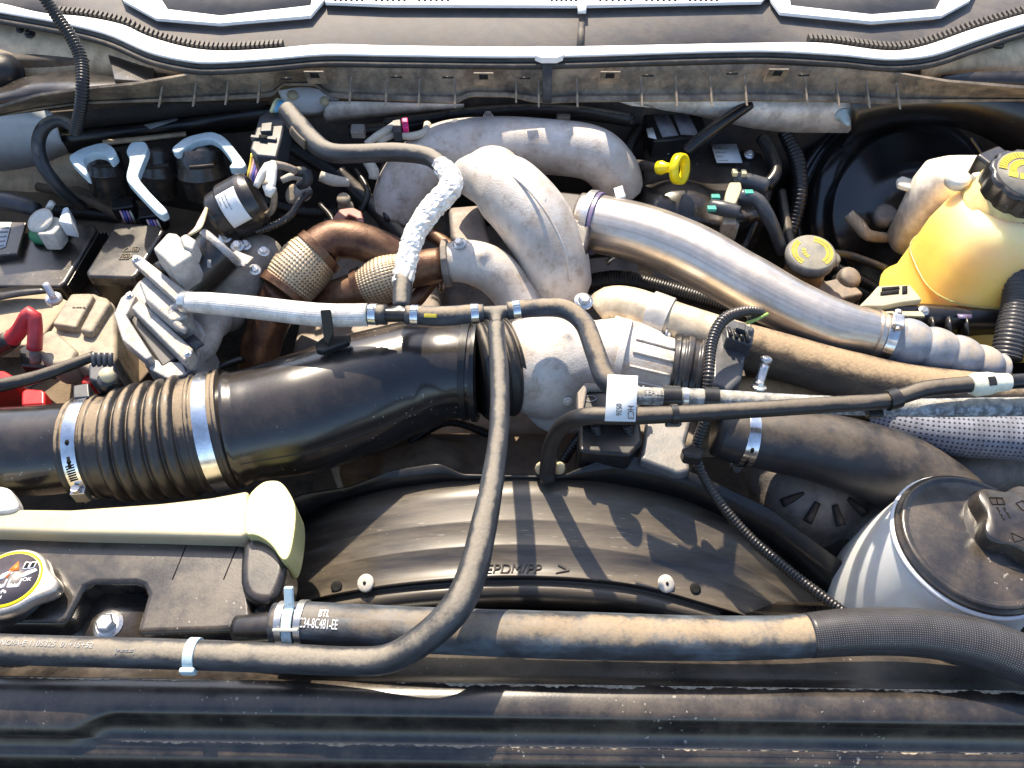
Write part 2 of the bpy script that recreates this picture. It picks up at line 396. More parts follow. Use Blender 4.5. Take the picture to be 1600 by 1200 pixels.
# ------------------------------------------------------------------ the setting
def plane_at(y, x0, x1, z0, z1): return [V((x0, y, z0)), V((x1, y, z0)), V((x1, y, z1)), V((x0, y, z1))], [(0, 1, 2, 3)]
add('bay_floor', ([V((-1.1, -.3, -.55)), V((1.1, -.3, -.55)), V((1.1, 1.1, -.55)), V((-1.1, 1.1, -.55))], [(0, 1, 2, 3)]), DARK, kind='structure')
add('firewall', box((0, 1.03, -.2), (1.1, 0, 0), (0, .01, 0), (0, 0, .36)), DARK, kind='structure')
for s in (-1, 1):
    add('bay_side_wall', box((s * 1.06, .4, -.2), (.01, 0, 0), (0, .68, 0), (0, 0, .34)), DARK, kind='structure')

# cowl: grey top panel, seal coloured white for sun glare, black seal lip, ribbed skirt
XL, XR = -70, 1670
band_t = [(XL, -5), (0, 5), (66, 20), (131, 26), (194, 39), (228, 55), (289, 73), (341, 79), (420, 76), (505, 69), (610, 71), (840, 73), (1180, 67), (1285, 67), (1390, 79), (1442, 72), (1521, 45), (1600, 22), (XR, 6)]
band_b = [(XL, 8), (0, 20), (105, 39), (171, 56), (236, 84), (302, 98), (341, 99), (420, 94), (505, 87), (610, 88), (840, 90), (1180, 81), (1311, 87), (1390, 94), (1455, 88), (1521, 66), (1600, 40), (XR, 24)]
def ln(l, dy, z): return [(x, y + dy, z) for x, y in l]
cw = thing('cowl', 'grey plastic cowl panel below the windscreen with ribbed brown skirt', 'cowl', W(800, 100, .12))
Lc = Loft([[(XL, -75, .2), (800, -75, .2), (XR, -75, .2)], [(XL, -30, .2), (800, -10, .2), (XR, -30, .2)], ln(band_t, -1, .197), ln(band_b, -6, .188)], 120)
add('top_panel', Lc.geo(), COWL, cw, solid=.004)
sealt = thing('weather_strip', 'bulb seal along the cowl edge with sun glare put into its white colour', 'seal', W(800, 90, .2))
mid = [(x, y + 5) for x, y in band_t]
Ls = Loft([ln(band_t, 0, .203), ln(band_t, 1.0, .208), ln(mid, 0, .210), ln(band_b, -3, .2095), ln(band_b, -.5, .2075), ln(band_b, 1, .203)], 140)
add('bulb', Ls.geo(), SEALW, sealt, smooth=False)
Lk = Loft([ln(band_b, 1, .199), ln(band_b, 6, .199), ln(band_b, 8, .193), ln(band_b, 12, .197), ln(band_b, 17, .192)], 140)
add('lip', Lk.geo(), SEAL, sealt, solid=.004)
# joint of the two halves of the seal
add('seal_joint', slab([(836, 72), (882, 72), (880, 86), (870, 90), (846, 90), (836, 86)], .215, .01), SEALW, sealt, bevel=.001)
add('joint_strap', slab([(847, 90, .206), (865, 90, .206), (863, 112, .196), (862, 156, .155), (848, 156, .155), (848, 112, .196)], .2, .01, (0, .3, -1)), SEAL, cw, bevel=.001)
# comb along the rear of the seal at both corners
n_c = 0
for a, b in ((80, 440), (1265, 1600)):
    x = a
    while x < b:
        u = (x - XL) / (XR - XL); _, y, _ = interp([(p[0], p[1], 0) for p in band_t], u)
        p = W(x, y - 5, .203)
        add('comb_tooth', box(p, (.0022, 0, 0), (0, .0075, 0), (0, 0, .006)), SEAL, cw, smooth=False); x += 7.2; n_c += 1
sk_t = [(XL, 175), (0, 168), (60, 150), (130, 140), (210, 132), (300, 116), (420, 111), (505, 104), (610, 106), (840, 108), (1180, 100), (1311, 106), (1400, 114), (1480, 128), (1600, 138), (XR, 142)]
sk_b = [(XL, 200), (0, 182), (60, 172), (130, 163), (210, 160), (300, 158), (400, 153), (428, 150), (440, 134), (492, 134), (512, 152), (610, 156), (715, 160), (735, 150), (800, 151), (830, 158), (860, 160), (900, 158), (1180, 156), (1311, 158), (1400, 162), (1480, 160), (1600, 158), (XR, 160)]
def at_x(l, x):
    return interp([(p[0], p[1], 0) for p in l], (x - l[0][0]) / (l[-1][0] - l[0][0]))[1]
def lin(l, x):
    for i in range(len(l) - 1):
        if l[i][0] <= x <= l[i + 1][0]: return l[i][1] + (l[i + 1][1] - l[i][1]) * (x - l[i][0]) / (l[i + 1][0] - l[i][0])
    return l[-1][1]
xs = [XL + i * 8 for i in range(int((XR - XL) / 8) + 1)]
sk = []
for fr, z in ((0, .192), (.12, .186), (.7, .152), (.8, .147), (.86, .150), (1, .146)):
    sk.append([(x, lin(sk_t, x) * (1 - fr) + lin(sk_b, x) * fr, z) for x in xs])
add('skirt', Loft(sk, 220).geo(), COWLB, cw, solid=.004, smooth=False)
for x in (252, 305, 355, 405, 547, 603, 654, 710, 805, 840, 900, 1000, 1054, 1108, 1162, 1256, 1305, 1352, 1399):
    yt = lin(sk_t, x); yb = lin(sk_b, x); y0 = yt + (yb - yt) * .3
    a = W(x, y0, .178); b = W(x, yb - 3, .149)
    add('rib', ([a, b, b + V((0, -.022, .0)), a + V((.003, 0, 0)), b + V((.003, 0, 0)), b + V((.003, -.022, 0))], [(0, 1, 2), (3, 5, 4), (0, 3, 4, 1), (1, 4, 5, 2), (2, 5, 3, 0)]), COWLB, cw, smooth=False)
for x in (494, 756, 952, 1212):
    y = lin(sk_t, x); a = W(x, y + 11, .190) + V((0, -.006, 0))
    add('clip_window', merge(box(a + V((0, 0, -.002)), (.016, 0, 0), (0, .002, 0), (0, .006, -.014))), COWLB, cw, bevel=.001)
    add('clip_slot', box(a + V((0, -.004, .004)), (.007, 0, 0), (0, .001, 0), (0, .002, -.0055)), KPRINT, cw)
for x in (620, 700, 820, 1012, 1143, 1255, 448):
    y = lin(sk_t, x); a = W(x, y + 12, .186) + V((0, -.004, 0))
    add('skirt_slot', box(a, (.009, 0, 0), (0, .001, 0), (0, .001, -.002)), CLEANB, cw)
# bonnet rear edge beyond the cowl
hd = thing('bonnet', 'white painted rear edge of the bonnet with small slots', 'bonnet', W(800, -10, .23))
add('rear_edge', slab([(478, -60), (505, -14), (508, 3), (610, 7), (905, 8), (1190, 2), (1205, -14), (1240, -60)], .215, .006), WHITE, hd, bevel=.001)
add('corner_frame', slab([(170, -60), (192, 0), (243, 28), (342, 36), (485, 24), (506, 0), (520, -60), (500, -60), (485, 8), (345, 24), (262, 14), (215, -60)], .213, .006), WHITE, hd, bevel=.001)
add('corner_frame', slab([(1190, -60), (1205, 0), (1219, 19), (1362, 33), (1472, 24), (1516, 0), (1545, -60), (1500, -60), (1462, 14), (1362, 22), (1236, 8), (1225, -60)], .213, .006), WHITE, hd, bevel=.001)
for p in ([(215, -60), (262, 14), (345, 24), (485, 8), (500, -60)], [(1225, -60), (1236, 8), (1362, 22), (1462, 14), (1500, -60)]):
    add('corner_panel', slab(p, .208, .004), COWL, hd)
add('centre_tab', slab([(903, 4), (916, 4), (916, 17), (903, 17)], .2168, .005), WHITE, hd)
for x0, x1 in ((524, 566), (588, 632), (655, 700), (862, 900), (938, 986), (1010, 1055), (1078, 1120)):
    for k in range(6):
        x = x0 + (x1 - x0) * k / 5; add('slot', box(W(x, 1, .2153), (.0022, 0, 0), (0, .0016, 0), (0, 0, .0012)), KPRINT, hd)
add('panel_gap', slab([(905, 18), (914, 18), (912, 70), (901, 70)], .2035, .002), SEAL, cw)

# side panels behind the bay corners
fl = thing('left_fender_panel', 'tan dust covered inner fender panel left of the cowl', 'panel', W(80, 100, .12))
add('panel', Loft([[(-70, 12, .19), (40, 32, .19), (171, 62, .19), (240, 95, .185), (290, 110, .185)], [(-70, 60, .165), (40, 75, .165), (150, 90, .165), (230, 112, .165), (290, 118, .165)], [(-70, 118, .14), (40, 116, .14), (120, 116, .14), (180, 120, .14), (290, 122, .15)]], 30).geo(), TAN, fl, solid=.003)
add('dark_end', slab([(165, 72), (240, 105), (240, 128), (178, 124)], .172, .012), BLACK, fl, bevel=.002)
bolt(fl, 31, 45, .183, 5, m=CLEANB); bolt(fl, 46, 52, .181, 6, m=CLEANB)
fr_ = thing('right_fender_panel', 'tan dust covered inner fender panel right of the cowl', 'panel', W(1540, 90, .12))
add('panel', Loft([[(1440, 106, .188), (1500, 84, .19), (1600, 52, .192), (1670, 32, .192)], [(1440, 112, .178), (1500, 105, .17), (1600, 92, .165), (1670, 84, .165)], [(1440, 122, .17), (1500, 118, .15), (1600, 118, .145), (1670, 118, .145)]], 30).geo(), TAN, fr_, solid=.003)
add('slot', box(W(1558, 72, .187), (.01, 0, 0), (0, .003, .001), (0, -.001, .003)), CLEANB, fr_)
add('dark_flange', Loft([[(1470, 118, .17), (1540, 112, .17), (1670, 112, .17)], [(1470, 128, .163), (1540, 138, .15), (1670, 140, .15)]], 20).geo(), BLACK, fr_, solid=.004)
# left duct arm with pale inner fender below it
arm = add('cowl_end_duct', Loft([[(-70, 150, .15), (0, 135, .15), (40, 120, .155), (100, 112, .155), (180, 118, .155), (240, 104, .16)], [(-70, 165, .155), (0, 152, .158), (60, 145, .16), (130, 140, .162), (200, 132, .165), (260, 118, .17)], [(-70, 172, .15), (0, 160, .152), (60, 150, .155), (130, 146, .158), (200, 140, .16), (260, 128, .162)], [(-70, 196, .12), (0, 182, .125), (60, 174, .13), (130, 165, .135), (200, 158, .14), (260, 154, .142)]], 40).geo(), BLACK, solid=.006, label='black plastic duct arm at the left end of the cowl skirt', cat='duct')
add('inner_fender', Loft([[(-70, 185, .11), (0, 178, .11), (66, 170, .11), (80, 178, .11)], [(-70, 225, .05), (0, 220, .05), (60, 212, .06), (95, 222, .06)], [(-70, 272, -.02), (0, 268, -.02), (60, 258, -.01), (112, 238, .0)]], 20).geo(), BODY, solid=.003, label='pale blue-white painted inner fender beside the relay tray', cat='panel')
add('strut_tower_skirt', Loft([[(-70, 268, -.03), (0, 265, -.03), (60, 255, -.02), (112, 238, -.01)], [(-70, 310, -.08), (0, 305, -.08), (60, 300, -.07), (130, 270, -.05)], [(-70, 350, -.16), (0, 350, -.16), (90, 350, -.14), (160, 330, -.12)]], 20).geo(), TAN, solid=.003, label='brown dusty panel under the pale inner fender', cat='panel')
# relay tray
tray = thing('relay_tray', 'black plastic tray under the cowl behind the three relays', 'tray', W(240, 200, .05))
add('back_wall', Loft([[(68, 175, .1), (150, 168, .1), (270, 160, .1), (420, 158, .1)], [(80, 205, .06), (150, 200, .06), (270, 190, .06), (400, 172, .06)]], 20).geo(), DARK, tray, solid=.004)
add('ledge', Loft([[(80, 203, .062), (130, 200, .064), (280, 182, .07), (390, 166, .075), (425, 163, .075)], [(95, 216, .06), (130, 212, .062), (280, 196, .068), (390, 176, .072), (425, 172, .072)], [(108, 240, .02), (140, 236, .02), (280, 215, .03), (390, 205, .03), (430, 200, .03)]], 24).geo(), CLEANB, tray, solid=.004)
add('dirt_ridge', slab([(160, 219), (290, 205), (290, 210), (160, 225)], .07, .004), TAN, tray)
add('label', slab([(225, 195), (275, 183), (278, 187), (235, 201)], .0735, .001), GPRINT, tray)
add('body_panel', Loft([[(435, 140, .125), (480, 136, .125), (530, 148, .125)], [(445, 165, .09), (490, 172, .09), (530, 160, .1)], [(462, 182, .06), (495, 180, .06), (530, 168, .07)]], 16).geo(), BODY, solid=.003, label='pale blue painted body flange under the cowl skirt with two grommets', cat='panel')
gr = bpy.data.objects['body_panel']
for x, y, r in ((457, 149, 8), (507, 158, 7)):
    add('grommet', lathe(W(x, y, .115), (0, -.7, .6), [(PR(x, y, .115, r), 0), (PR(x, y, .115, r), .003), (.001, .004)], 16), CREAM, gr)
for nm, pts, lab in (('heat_shield', [[(512, 158, .115), (560, 158, .115), (640, 160, .115), (725, 162, .115)], [(505, 178, .09), (560, 176, .09), (640, 170, .1), (725, 166, .105)], [(510, 190, .07), (560, 184, .075), (640, 175, .09), (725, 168, .1)]], 'grey foil heat shield under the cowl skirt beside the pale body flange'),
                     ('heat_shield', [[(960, 155, .12), (1050, 156, .12), (1200, 156, .12), (1352, 158, .12)], [(985, 164, .105), (1060, 172, .09), (1200, 182, .09), (1345, 182, .09)], [(1010, 168, .1), (1070, 176, .08), (1200, 203, .06), (1325, 207, .06)]], 'long silver foil heat shield under the cowl with plastic stud')):
    o = add(nm, Loft(pts, 40).geo(), SHIELD, solid=.002, label=lab, cat='heat shield')
hs = o
add('stud', lathe(W(1316, 178, .095), (.15, -1, -.1), [(PR(1316, 178, .09, 12), 0), (PR(1316, 178, .09, 12), .004), (.008, .006), (.006, .022), (.002, .03)], 16), BLUEW, hs)
add('stud', lathe(W(1194, 163, .11), (0, -1, .3), [(.011, 0), (.011, .003), (.003, .006)], 16), PAPER, hs)
# right dark panel above the brake booster
add('bulkhead_insulation', Loft([[(1330, 158, .13), (1400, 160, .13), (1500, 158, .13), (1670, 156, .13)], [(1330, 206, .06), (1400, 185, .08), (1500, 185, .08), (1670, 230, .05)], [(1290, 260, -.05), (1400, 200, .05), (1520, 205, .05), (1670, 300, -.05)]], 30).geo(), BLACK, solid=.003, label='dark dusty panel above the brake booster', cat='panel')

# ------------------------------------------------------------------ engine underneath
eb = thing('engine_block', 'brown dusty engine casting deep below the pipes and turbo', 'engine', V((0, .5, -.35)))
B_ = lambda x0, x1, y0, y1, z0, z1: box(((x0 + x1) / 2, (y0 + y1) / 2, (z0 + z1) / 2), ((x1 - x0) / 2, 0, 0), (0, (y1 - y0) / 2, 0), (0, 0, (z1 - z0) / 2))
add('block', merge(B_(-.3, .3, .42, .95, -.5, -.14), B_(-.36, -.12, .5, .95, -.3, -.09), B_(.12, .38, .5, .92, -.3, -.10)), CASTD, eb, fuse=.012)
add('front_cover', merge(B_(-.26, .22, .36, .44, -.5, -.12), lathe(V((-.12, .40, -.16)), (0, -1, .2), [(.07, 0), (.07, .05), (.05, .06)], 24), lathe(V((.1, .38, -.2)), (0, -1, .2), [(.09, 0), (.09, .05), (.05, .06)], 24), B_(-.2, -.14, .33, .4, -.4, -.1)), mat('brown_cast', (.17, .115, .075), .75, dust=.7, dustc=(.24, .16, .10), bump=.4), eb, fuse=.007)
al = thing('alternator', 'grey vented alternator casting below the black charge hose', 'alternator', W(1290, 800, -.2))
o1 = W(1270, 775, -.13)
add('housing', merge(ball(o1, .085, (1, .8, .7)), lathe(o1, (.1, -.6, .8), [(.08, -.05), (.085, 0), (.07, .03), (.03, .035)], 28), ball(W(1200, 740, -.12), .04), ball(W(1370, 830, -.15), .05)), CASTD, al, fuse=.006)
for k in range(9):
    a = k * .7; p = o1 + V((math.cos(a) * .052, math.sin(a) * .045 - .012, .052 - .03 * (k % 2)))
    dv = V((math.cos(a), math.sin(a) * .85, -.35)); add('vent', tubegeo(Path([o1 + V((0, -.012, .058)) + dv * .034, o1 + V((0, -.012, .058)) + dv * .066], [.0045, .0065], smooth=False), seg=12), DARK, al)
pl = thing('idler_pulley', 'black grooved belt pulley in the shadow beside the white bottle', 'pulley', W(1310, 860, -.2))
add('wheel', lathe(W(1320, 880, -.22), (-.05, -.75, .6), [(.03, .05), (.075, .05), (.078, .04), (.07, .035), (.078, .03), (.07, .025), (.078, .02), (.07, .015), (.078, .01), (.078, -.02)][::-1], 40), CLEANB, pl)
add('hub', lathe(W(1300, 850, -.17), (-.05, -.75, .6), [(.03, 0), (.03, .02), (.012, .025)], 20), DARK, pl)
for pts, wl in zip(([(80, 330, -.05, 9), (150, 335, -.06, 9), (260, 350, -.06, 9)], [(380, 300, -.02, 8), (470, 330, -.04, 9), (560, 330, -.05, 8)], [(430, 215, .02, 10), (520, 270, 0, 12), (590, 330, -.02, 12), (620, 380, -.04, 12)], [(900, 400, -.03, 8), (960, 395, -.02, 8), (1040, 420, -.03, 7)],
            [(915, 445, -.05, 16), (980, 440, -.05, 17), (1080, 465, -.06, 17), (1200, 500, -.07, 15)], [(1000, 200, .03, 9), (980, 240, .02, 9), (990, 300, 0, 9)], [(1240, 400, -.06, 8), (1330, 430, -.1, 9), (1400, 470, -.1, 8)],
            [(640, 690, -.1, 7), (700, 660, -.1, 6), (770, 680, -.12, 7)], [(880, 720, -.08, 8), (900, 690, -.06, 8), (935, 650, -.04, 8)], [(20, 640, -.08, 9), (80, 600, -.08, 9), (160, 640, -.1, 9)], [(180, 600, -.1, 8), (240, 560, -.12, 8), (330, 580, -.12, 8)],
            [(1180, 560, -.1, 10), (1280, 620, -.12, 10), (1420, 680, -.12, 10)], [(560, 300, -.02, 9), (610, 350, -.04, 9), (660, 370, -.05, 9)]),
        ('between the relays and the fuse boxes', 'behind the round actuator can', 'under the heater hose beside the manifold', 'below the aluminium charge pipe near its purple seal', 'thick, beside the sunlit outlet pipe', 'between the manifold arch and the dipstick', 'below the brake fluid reservoir', 'under the end of the intake duct', 'beside the foot of the slim vent line', 'behind the air inlet pipe near the red boots', 'below the silver valve body', 'under the caked charge hose', 'between the lifting eye and the foil hose')):
    conduit('wiring_loom', pts, CLEANB, label='black wiring loom ' + wl, cat='wiring', group='looms in the dark gaps')

BRN = mat('brown_grit', (.13, .095, .065), .85, dust=.7, dustc=(.22, .16, .10), bump=.5)
add('battery_tray', merge(slab([(-60, 300), (70, 270), (150, 300), (340, 335), (400, 420), (330, 470), (180, 640), (-60, 640)], -.07, .04)), BRN, label='brown dust covered tray floor under the fuse boxes and battery cover', cat='tray', bevel=.004)
hose('tray_pipe', [(60, 292, -.04, 7), (130, 310, -.04, 7), (200, 345, -.045, 7)], BRN, label='thin brown dusty pipe lying on the tray behind the fuse boxes', cat='pipe')
o = add('cable_tag', slab([(995, 404), (1012, 408), (1022, 416), (1020, 428), (1000, 422)], .0, .006), BEIGE, label='small beige tag on a cable under the charge pipe', cat='tag', bevel=.001)
hose('bright_tube', [(948, 412, -.02, 4), (960, 402, -.01, 4), (980, 399, -.01, 4.5), (998, 403, -.01, 4)], STEEL, label='short bright metal tube bent beside the small beige tag', cat='tube')
hose('drain_hose', [(530, 270, .03, 13), (560, 300, .01, 13), (600, 340, -.01, 13), (640, 380, -.03, 12)], RUB, label='black drain hose running down under the heater hose', cat='hose')
add('fuel_injector', lathe(W(540, 322, .03), (0, -.2, 1), [(.013, -.03), (.013, 0), (.008, .004), (.008, .014), (.012, .016), (.010, .022)], 16), BEIGE, label='pale topped fuel injector behind the reddish lifting eye', cat='injector')
add('fender_bumper', lathe(W(6, 112, .16), (.6, -.5, .5), [(.03, -.02), (.032, 0), (.028, .004), (.022, .004), (.02, .014), (.004, .016)], 24), RUB, label='round black rubber bumper beside the tan fender panel', cat='bumper')

# ------------------------------------------------------------------ radiator cover at the front
def tilt(px): return (px - 500) / 1100 * 15
def rl(row, z, row0=None, z0=None):
    out = []
    for px in [-60 + i * 24 for i in range(73)]:
        t = min(1, max(0, (px - 100) / 85)); t = t * t * (3 - 2 * t)
        if row0 is None: r, zz = row, z
        else: r, zz = row0 + (row - row0) * t, z0 + (z - z0) * t
        out.append((px, r + tilt(px), zz))
    return out
cover = thing('radiator_cover', 'long black dusty plastic cover panel across the front of the bay', 'cover', W(800, 1120, -.06))
Lr = Loft([rl(930, -.13), rl(1015, -.042), rl(1050, -.022), rl(1062, -.016), rl(1064, -.010), rl(1085, -.008), rl(1105, -.008), rl(1113, -.0095, 1118, -.0095), rl(1119, -.013, 1130, -.012), rl(1126, -.02, 1140, -.016), rl(1135, -.030, 1147, -.020), rl(1148, -.038, 1153, -.025), rl(1156, -.041, 1157, -.031),
           rl(1160, -.041, 1160, -.037), rl(1170, -.040), rl(1173, -.043), rl(1180, -.043), rl(1187, -.045), rl(1196, -.055), rl(1240, -.09)], 200)
add('panel', Lr.geo(), COVER, cover, solid=.003)

def dirt_line(row, z, x0, x1, wmax, m):
    vs, fs = [], []; n = int((x1 - x0) / 5)
    for i in range(n + 1):
        x = x0 + (x1 - x0) * i / n; k = noise.noise(V((x * .02, row, 0))) * .7 + random.uniform(-.3, .3)
        wd = max(.05, wmax * (.35 + k)); y = row + tilt(x)
        vs += [W(x, y, z + .0006), W(x, y + wd, z + .0006)]
        if i: fs.append((2 * i - 2, 2 * i, 2 * i + 1, 2 * i - 1))
    add('dirt_line', (vs, fs), m, cover)
DIRT = mat('settled_dirt', (.30, .25, .185), .9, bump=.5, var=.4, vscale=200, grime=.8)
dirt_line(1064.3, -.010, 620, 1640, 7, DIRT); dirt_line(1161, -.0409, 190, 1640, 6, DIRT); dirt_line(1064.3, -.010, -40, 330, 4, DIRT)

# ------------------------------------------------------------------ radiator tank, cap, cream reservoir
tk = thing('radiator_tank', 'black plastic radiator end tank with a bolt pocket and filler neck', 'radiator tank', W(200, 920, -.05))
add('tank_top', slab([(-50, 836), (376, 840), (386, 860), (396, 984), (212, 990), (229, 930), (223, 916), (210, 911), (146, 911), (132, 918), (106, 970), (92, 977), (-50, 974)], .0, .05), COVER, tk, bevel=.007, seg=4)
add('rear_rib', tubegeo(pxpath([(-50, 836, .0, 6), (150, 838, .0, 6), (372, 846, .0, 6), (396, 834, .006, 6), (420, 830, .01, 6)]), seg=12), BLACK, tk)
add('pocket_floor', slab([(70, 905), (250, 900), (250, 1020), (60, 1020)], -.032, .01), COVER, tk)
add('end_block', slab(soft([(374, 860), (386, 838), (404, 830), (424, 834), (442, 856), (450, 882), (440, 918), (424, 945), (374, 934)]), .018, .07), BLACK, tk, bevel=.012, seg=5)
add('lower_shelf', slab([(378, 930), (430, 935), (440, 1000), (380, 1000)], -.012, .03), BLACK, tk, bevel=.004)
add('outlet_stub', tubegeo(pxpath([(372, 984, .0, 23), (445, 978, .012, 24)], False)), BLACK, tk)
add('filler_neck', lathe(W(18, 928, -.002), (.05, .12, 1), [(.043, 0), (.043, .003), (.036, .004), (.036, .02)], 40), CLEANB, tk)
bolt(tk, 169, 976, -.03, 17, ax=(0, -.05, 1))
for x in (272, 352): add('seam', slab([(x + 18, 852), (x + 19.5, 852), (x - 2, 905), (x - 3.5, 905)], .0006, .001), KPRINT, tk)
# cap
cx = W(14, 906, .028); cap = bpy.data.objects.new('radiator_cap', None); C.objects.link(cap); cap.empty_display_size = .02; cap.parent = tk; cap.location = cx - tk.location; cap['label'] = 'metal radiator cap with black warning disc and yellow ring'
ax = V((.05, .1, 1)).normalized()
vs = []; n = 64; u = V((1, 0, 0)) - ax * ax.x; u.normalize(); v_ = ax.cross(u)
def capring(sc2, h, lug=1):
    r_ = []
    for k in range(n):
        th = 2 * math.pi * k / n; r = .0415 + lug * .017 * max(0, math.cos(2 * (th + .12))) ** 5
        r_.append(cx + ax * h + (u * math.cos(th) + v_ * math.sin(th)) * r * sc2)
    return r_
rows = [capring(1.0, -.016), capring(1.02, -.012), capring(1.0, -.004), capring(.96, 0), capring(.9, .0012, .8)]
vs = sum(rows, []); fs = [(j * n + i, j * n + (i + 1) % n, (j + 1) * n + (i + 1) % n, (j + 1) * n + i) for j in range(4) for i in range(n)] + [tuple(range(4 * n, 5 * n)), tuple(range(n))[::-1]]
add('shell', (vs, fs), mat('cap_metal', (.62, .57, .50), .35, metal=.7, bump=.03, dust=.15), cap)
add('yellow_ring', lathe(cx, ax, [(.0365, .0005), (.0365, .0022), (.0325, .0024)], 48), YEL, cap)
add('disc', lathe(cx, ax, [(.0328, .001), (.0328, .0028), (.001, .003)], 48), mat('cap_disc', (.06, .05, .06), .4, bump=0), cap)
pf = plane_fn(cx + ax * .0032, u + v_ * .1, v_)
def flat(poly, h=.0004):
    n = len(poly); vs = [pf(a, b, h) for a, b in poly] + [pf(a, b, -h) for a, b in poly]
    return vs, [tuple(range(n)), tuple(range(n, 2 * n))[::-1]] + [(i, (i + 1) % n, n + (i + 1) % n, n + i) for i in range(n)]
add('warning_triangle', flat([(-.003, .010), (.009, .010), (.005, .022)]), ORANGE, cap)
add('cross', flat([(-.004, .001), (-.001, .001), (.004, .012), (.001, .012)]), ORANGE, cap)
add('book_symbol', merge(flat([(.012, .011), (.018, .0105), (.019, .020), (.013, .0205)]), flat([(.0187, .0105), (.025, .012), (.026, .0205), (.0197, .020)])), WPRINT, cap)
add('book_page', merge(flat([(.0132, .0122), (.0172, .012), (.018, .0188), (.0142, .0192)], .0006), flat([(.0197, .012), (.0238, .013), (.0246, .0193), (.0206, .0188)], .0006)), KPRINT, cap)
add('hand_symbol', merge(flat([(.014, .000), (.018, .001), (.030, .008), (.027, .011), (.018, .008), (.013, .004)]), flat([(-.012, .0), (-.006, -.001), (.004, .007), (.0, .010), (-.008, .006)])), WPRINT, cap)
for a in (.002, -.014): add('bath_symbol', merge(flat([(a, -.012), (a + .013, -.012), (a + .013, -.009), (a, -.009)]), flat([(a, -.012), (a + .0015, -.012), (a + .0025, -.001), (a + .001, -.001)]), flat([(a + .012, -.012), (a + .0135, -.012), (a + .0145, -.001), (a + .013, -.001)]), flat([(a + .002, -.009), (a + .0045, -.0065), (a + .006, -.009), (a + .008, -.0065), (a + .0095, -.009), (a + .0115, -.0065), (a + .012, -.009)])), WPRINT, cap)
sh = lambda dx, dy: (lambda a, b, c: pf(a + dx, b + dy, c + .0003))
add('print', merge(textgeo('OK', .0065, sh(.017, -.005)), textgeo('94 kPa', .0065, sh(-.013, -.019)), textgeo('5 psi', .006, sh(-.010, -.0255))), WPRINT, cap, smooth=False)
cr = thing('washer_duct', 'cream plastic reservoir ledge with yellowed end behind the radiator tank', 'reservoir', W(200, 810, -.02))
add('ledge', slab([(-60, 793), (110, 795), (250, 785), (330, 776), (388, 765), (394, 832), (376, 840), (250, 836), (110, 833), (-60, 827)], .024, .05), CREAM, cr, bevel=.006, seg=4)
add('end_cap', slab(soft([(384, 778), (406, 755), (422, 750), (440, 752), (456, 775), (463, 795), (460, 835), (452, 872), (440, 876), (425, 850), (400, 834), (380, 836)]), .034, .055), YCREAM, cr, bevel=.011, seg=5)
add('side_clip', slab(soft([(-30, 760), (8, 757), (22, 772), (30, 792), (10, 800), (-30, 800)]), .03, .02), mat('frosted_clip', (.62, .6, .55), .5, bump=.2), cr, bevel=.005)

# ------------------------------------------------------------------ fan shroud
fs_ = thing('fan_shroud', 'black dusty fan shroud ring with raised lettering and two white pins', 'fan shroud', W(830, 850, -.12))
rear = [(425, 885, -.17), (460, 828, -.13), (510, 792, -.095), (590, 768, -.06), (690, 753, -.035), (800, 746, -.025), (900, 749, -.028), (1000, 763, -.04), (1090, 789, -.065), (1200, 850, -.11), (1320, 960, -.19)]
front = [(395, 975, -.17), (480, 940, -.105), (560, 922, -.077), (640, 911, -.06), (740, 903, -.05), (800, 901, -.05), (900, 904, -.052), (1000, 916, -.065), (1100, 943, -.088), (1180, 968, -.115), (1280, 1010, -.18)]
def between(t, dz=0):
    return [[a * (1 - t) + b * t + (dz if j == 2 else 0) for j, (a, b) in enumerate(zip(interp(rear, i / 24), interp(front, i / 24)))] for i in range(25)]
rows = [between(0), between(.2), between(.41), between(.42, .0004), between(.44, .0004), between(.45, -.0001), between(.55, 0), between(.66, 0), between(.67, .0006), between(.685, .0006), between(.70, 0), between(.85), between(.97), between(.985, .003), between(1.0, .002), between(1.02, -.012), between(1.05, -.014), between(1.09, -.006), between(1.13, -.006), between(1.22, -.012), between(1.30, -.03), between(1.36, -.06)]
Lsh = Loft(rows, 120); add('ring', Lsh.geo(), SHROUD, fs_, solid=.004)
lip = [(425, 800, -.10), (470, 772, -.075), (545, 760, -.055), (585, 745, -.035), (610, 735, -.025), (680, 724, -.012), (690, 725, -.012), (722, 740, -.02), (800, 742, -.021), (860, 743, -.021), (882, 741, -.018), (965, 706, .006), (1010, 717, .0), (1090, 741, -.02), (1200, 792, -.055), (1320, 880, -.11)]
def rx(line, x): return interp(line, (x - line[0][0]) / (line[-1][0] - line[0][0]))
lx = [425 + i * 10 for i in range(90)]
lipl = [(x, *[lin([(p[0], p[k]) for p in lip], x) for k in (1, 2)]) for x in lx]
lipb = [(x, rx(rear, x)[1] + 1, rx(rear, x)[2] - .004) for x in lx]
add('rear_lip', Loft([lipl, lipb], 150).geo(), CLEANB, fs_, solid=.003)
for x, y in ((571, 911), (1041, 912)):
    z = rx(front, x)[2] + .006; R = PR(x, y, z, 14)
    nrm = (V((0, -.35, 1)) + V((-.35 if x < 800 else .35, 0, 0))).normalized()
    o = add('push_pin', lathe(W(x, y, z), nrm, [(R, -.002), (R, .0005), (R * .9, .0018), (R * .3, .0024), (.0004, .0024)], 28), mat('pin_plastic', (.6, .57, .52), .4, bump=.05, dust=.2), fs_)
    add('star', lathe(W(x, y, z) + nrm * .0022, nrm, [(R * .22, 0), (R * .2, .0012)], 5), KPRINT, o)
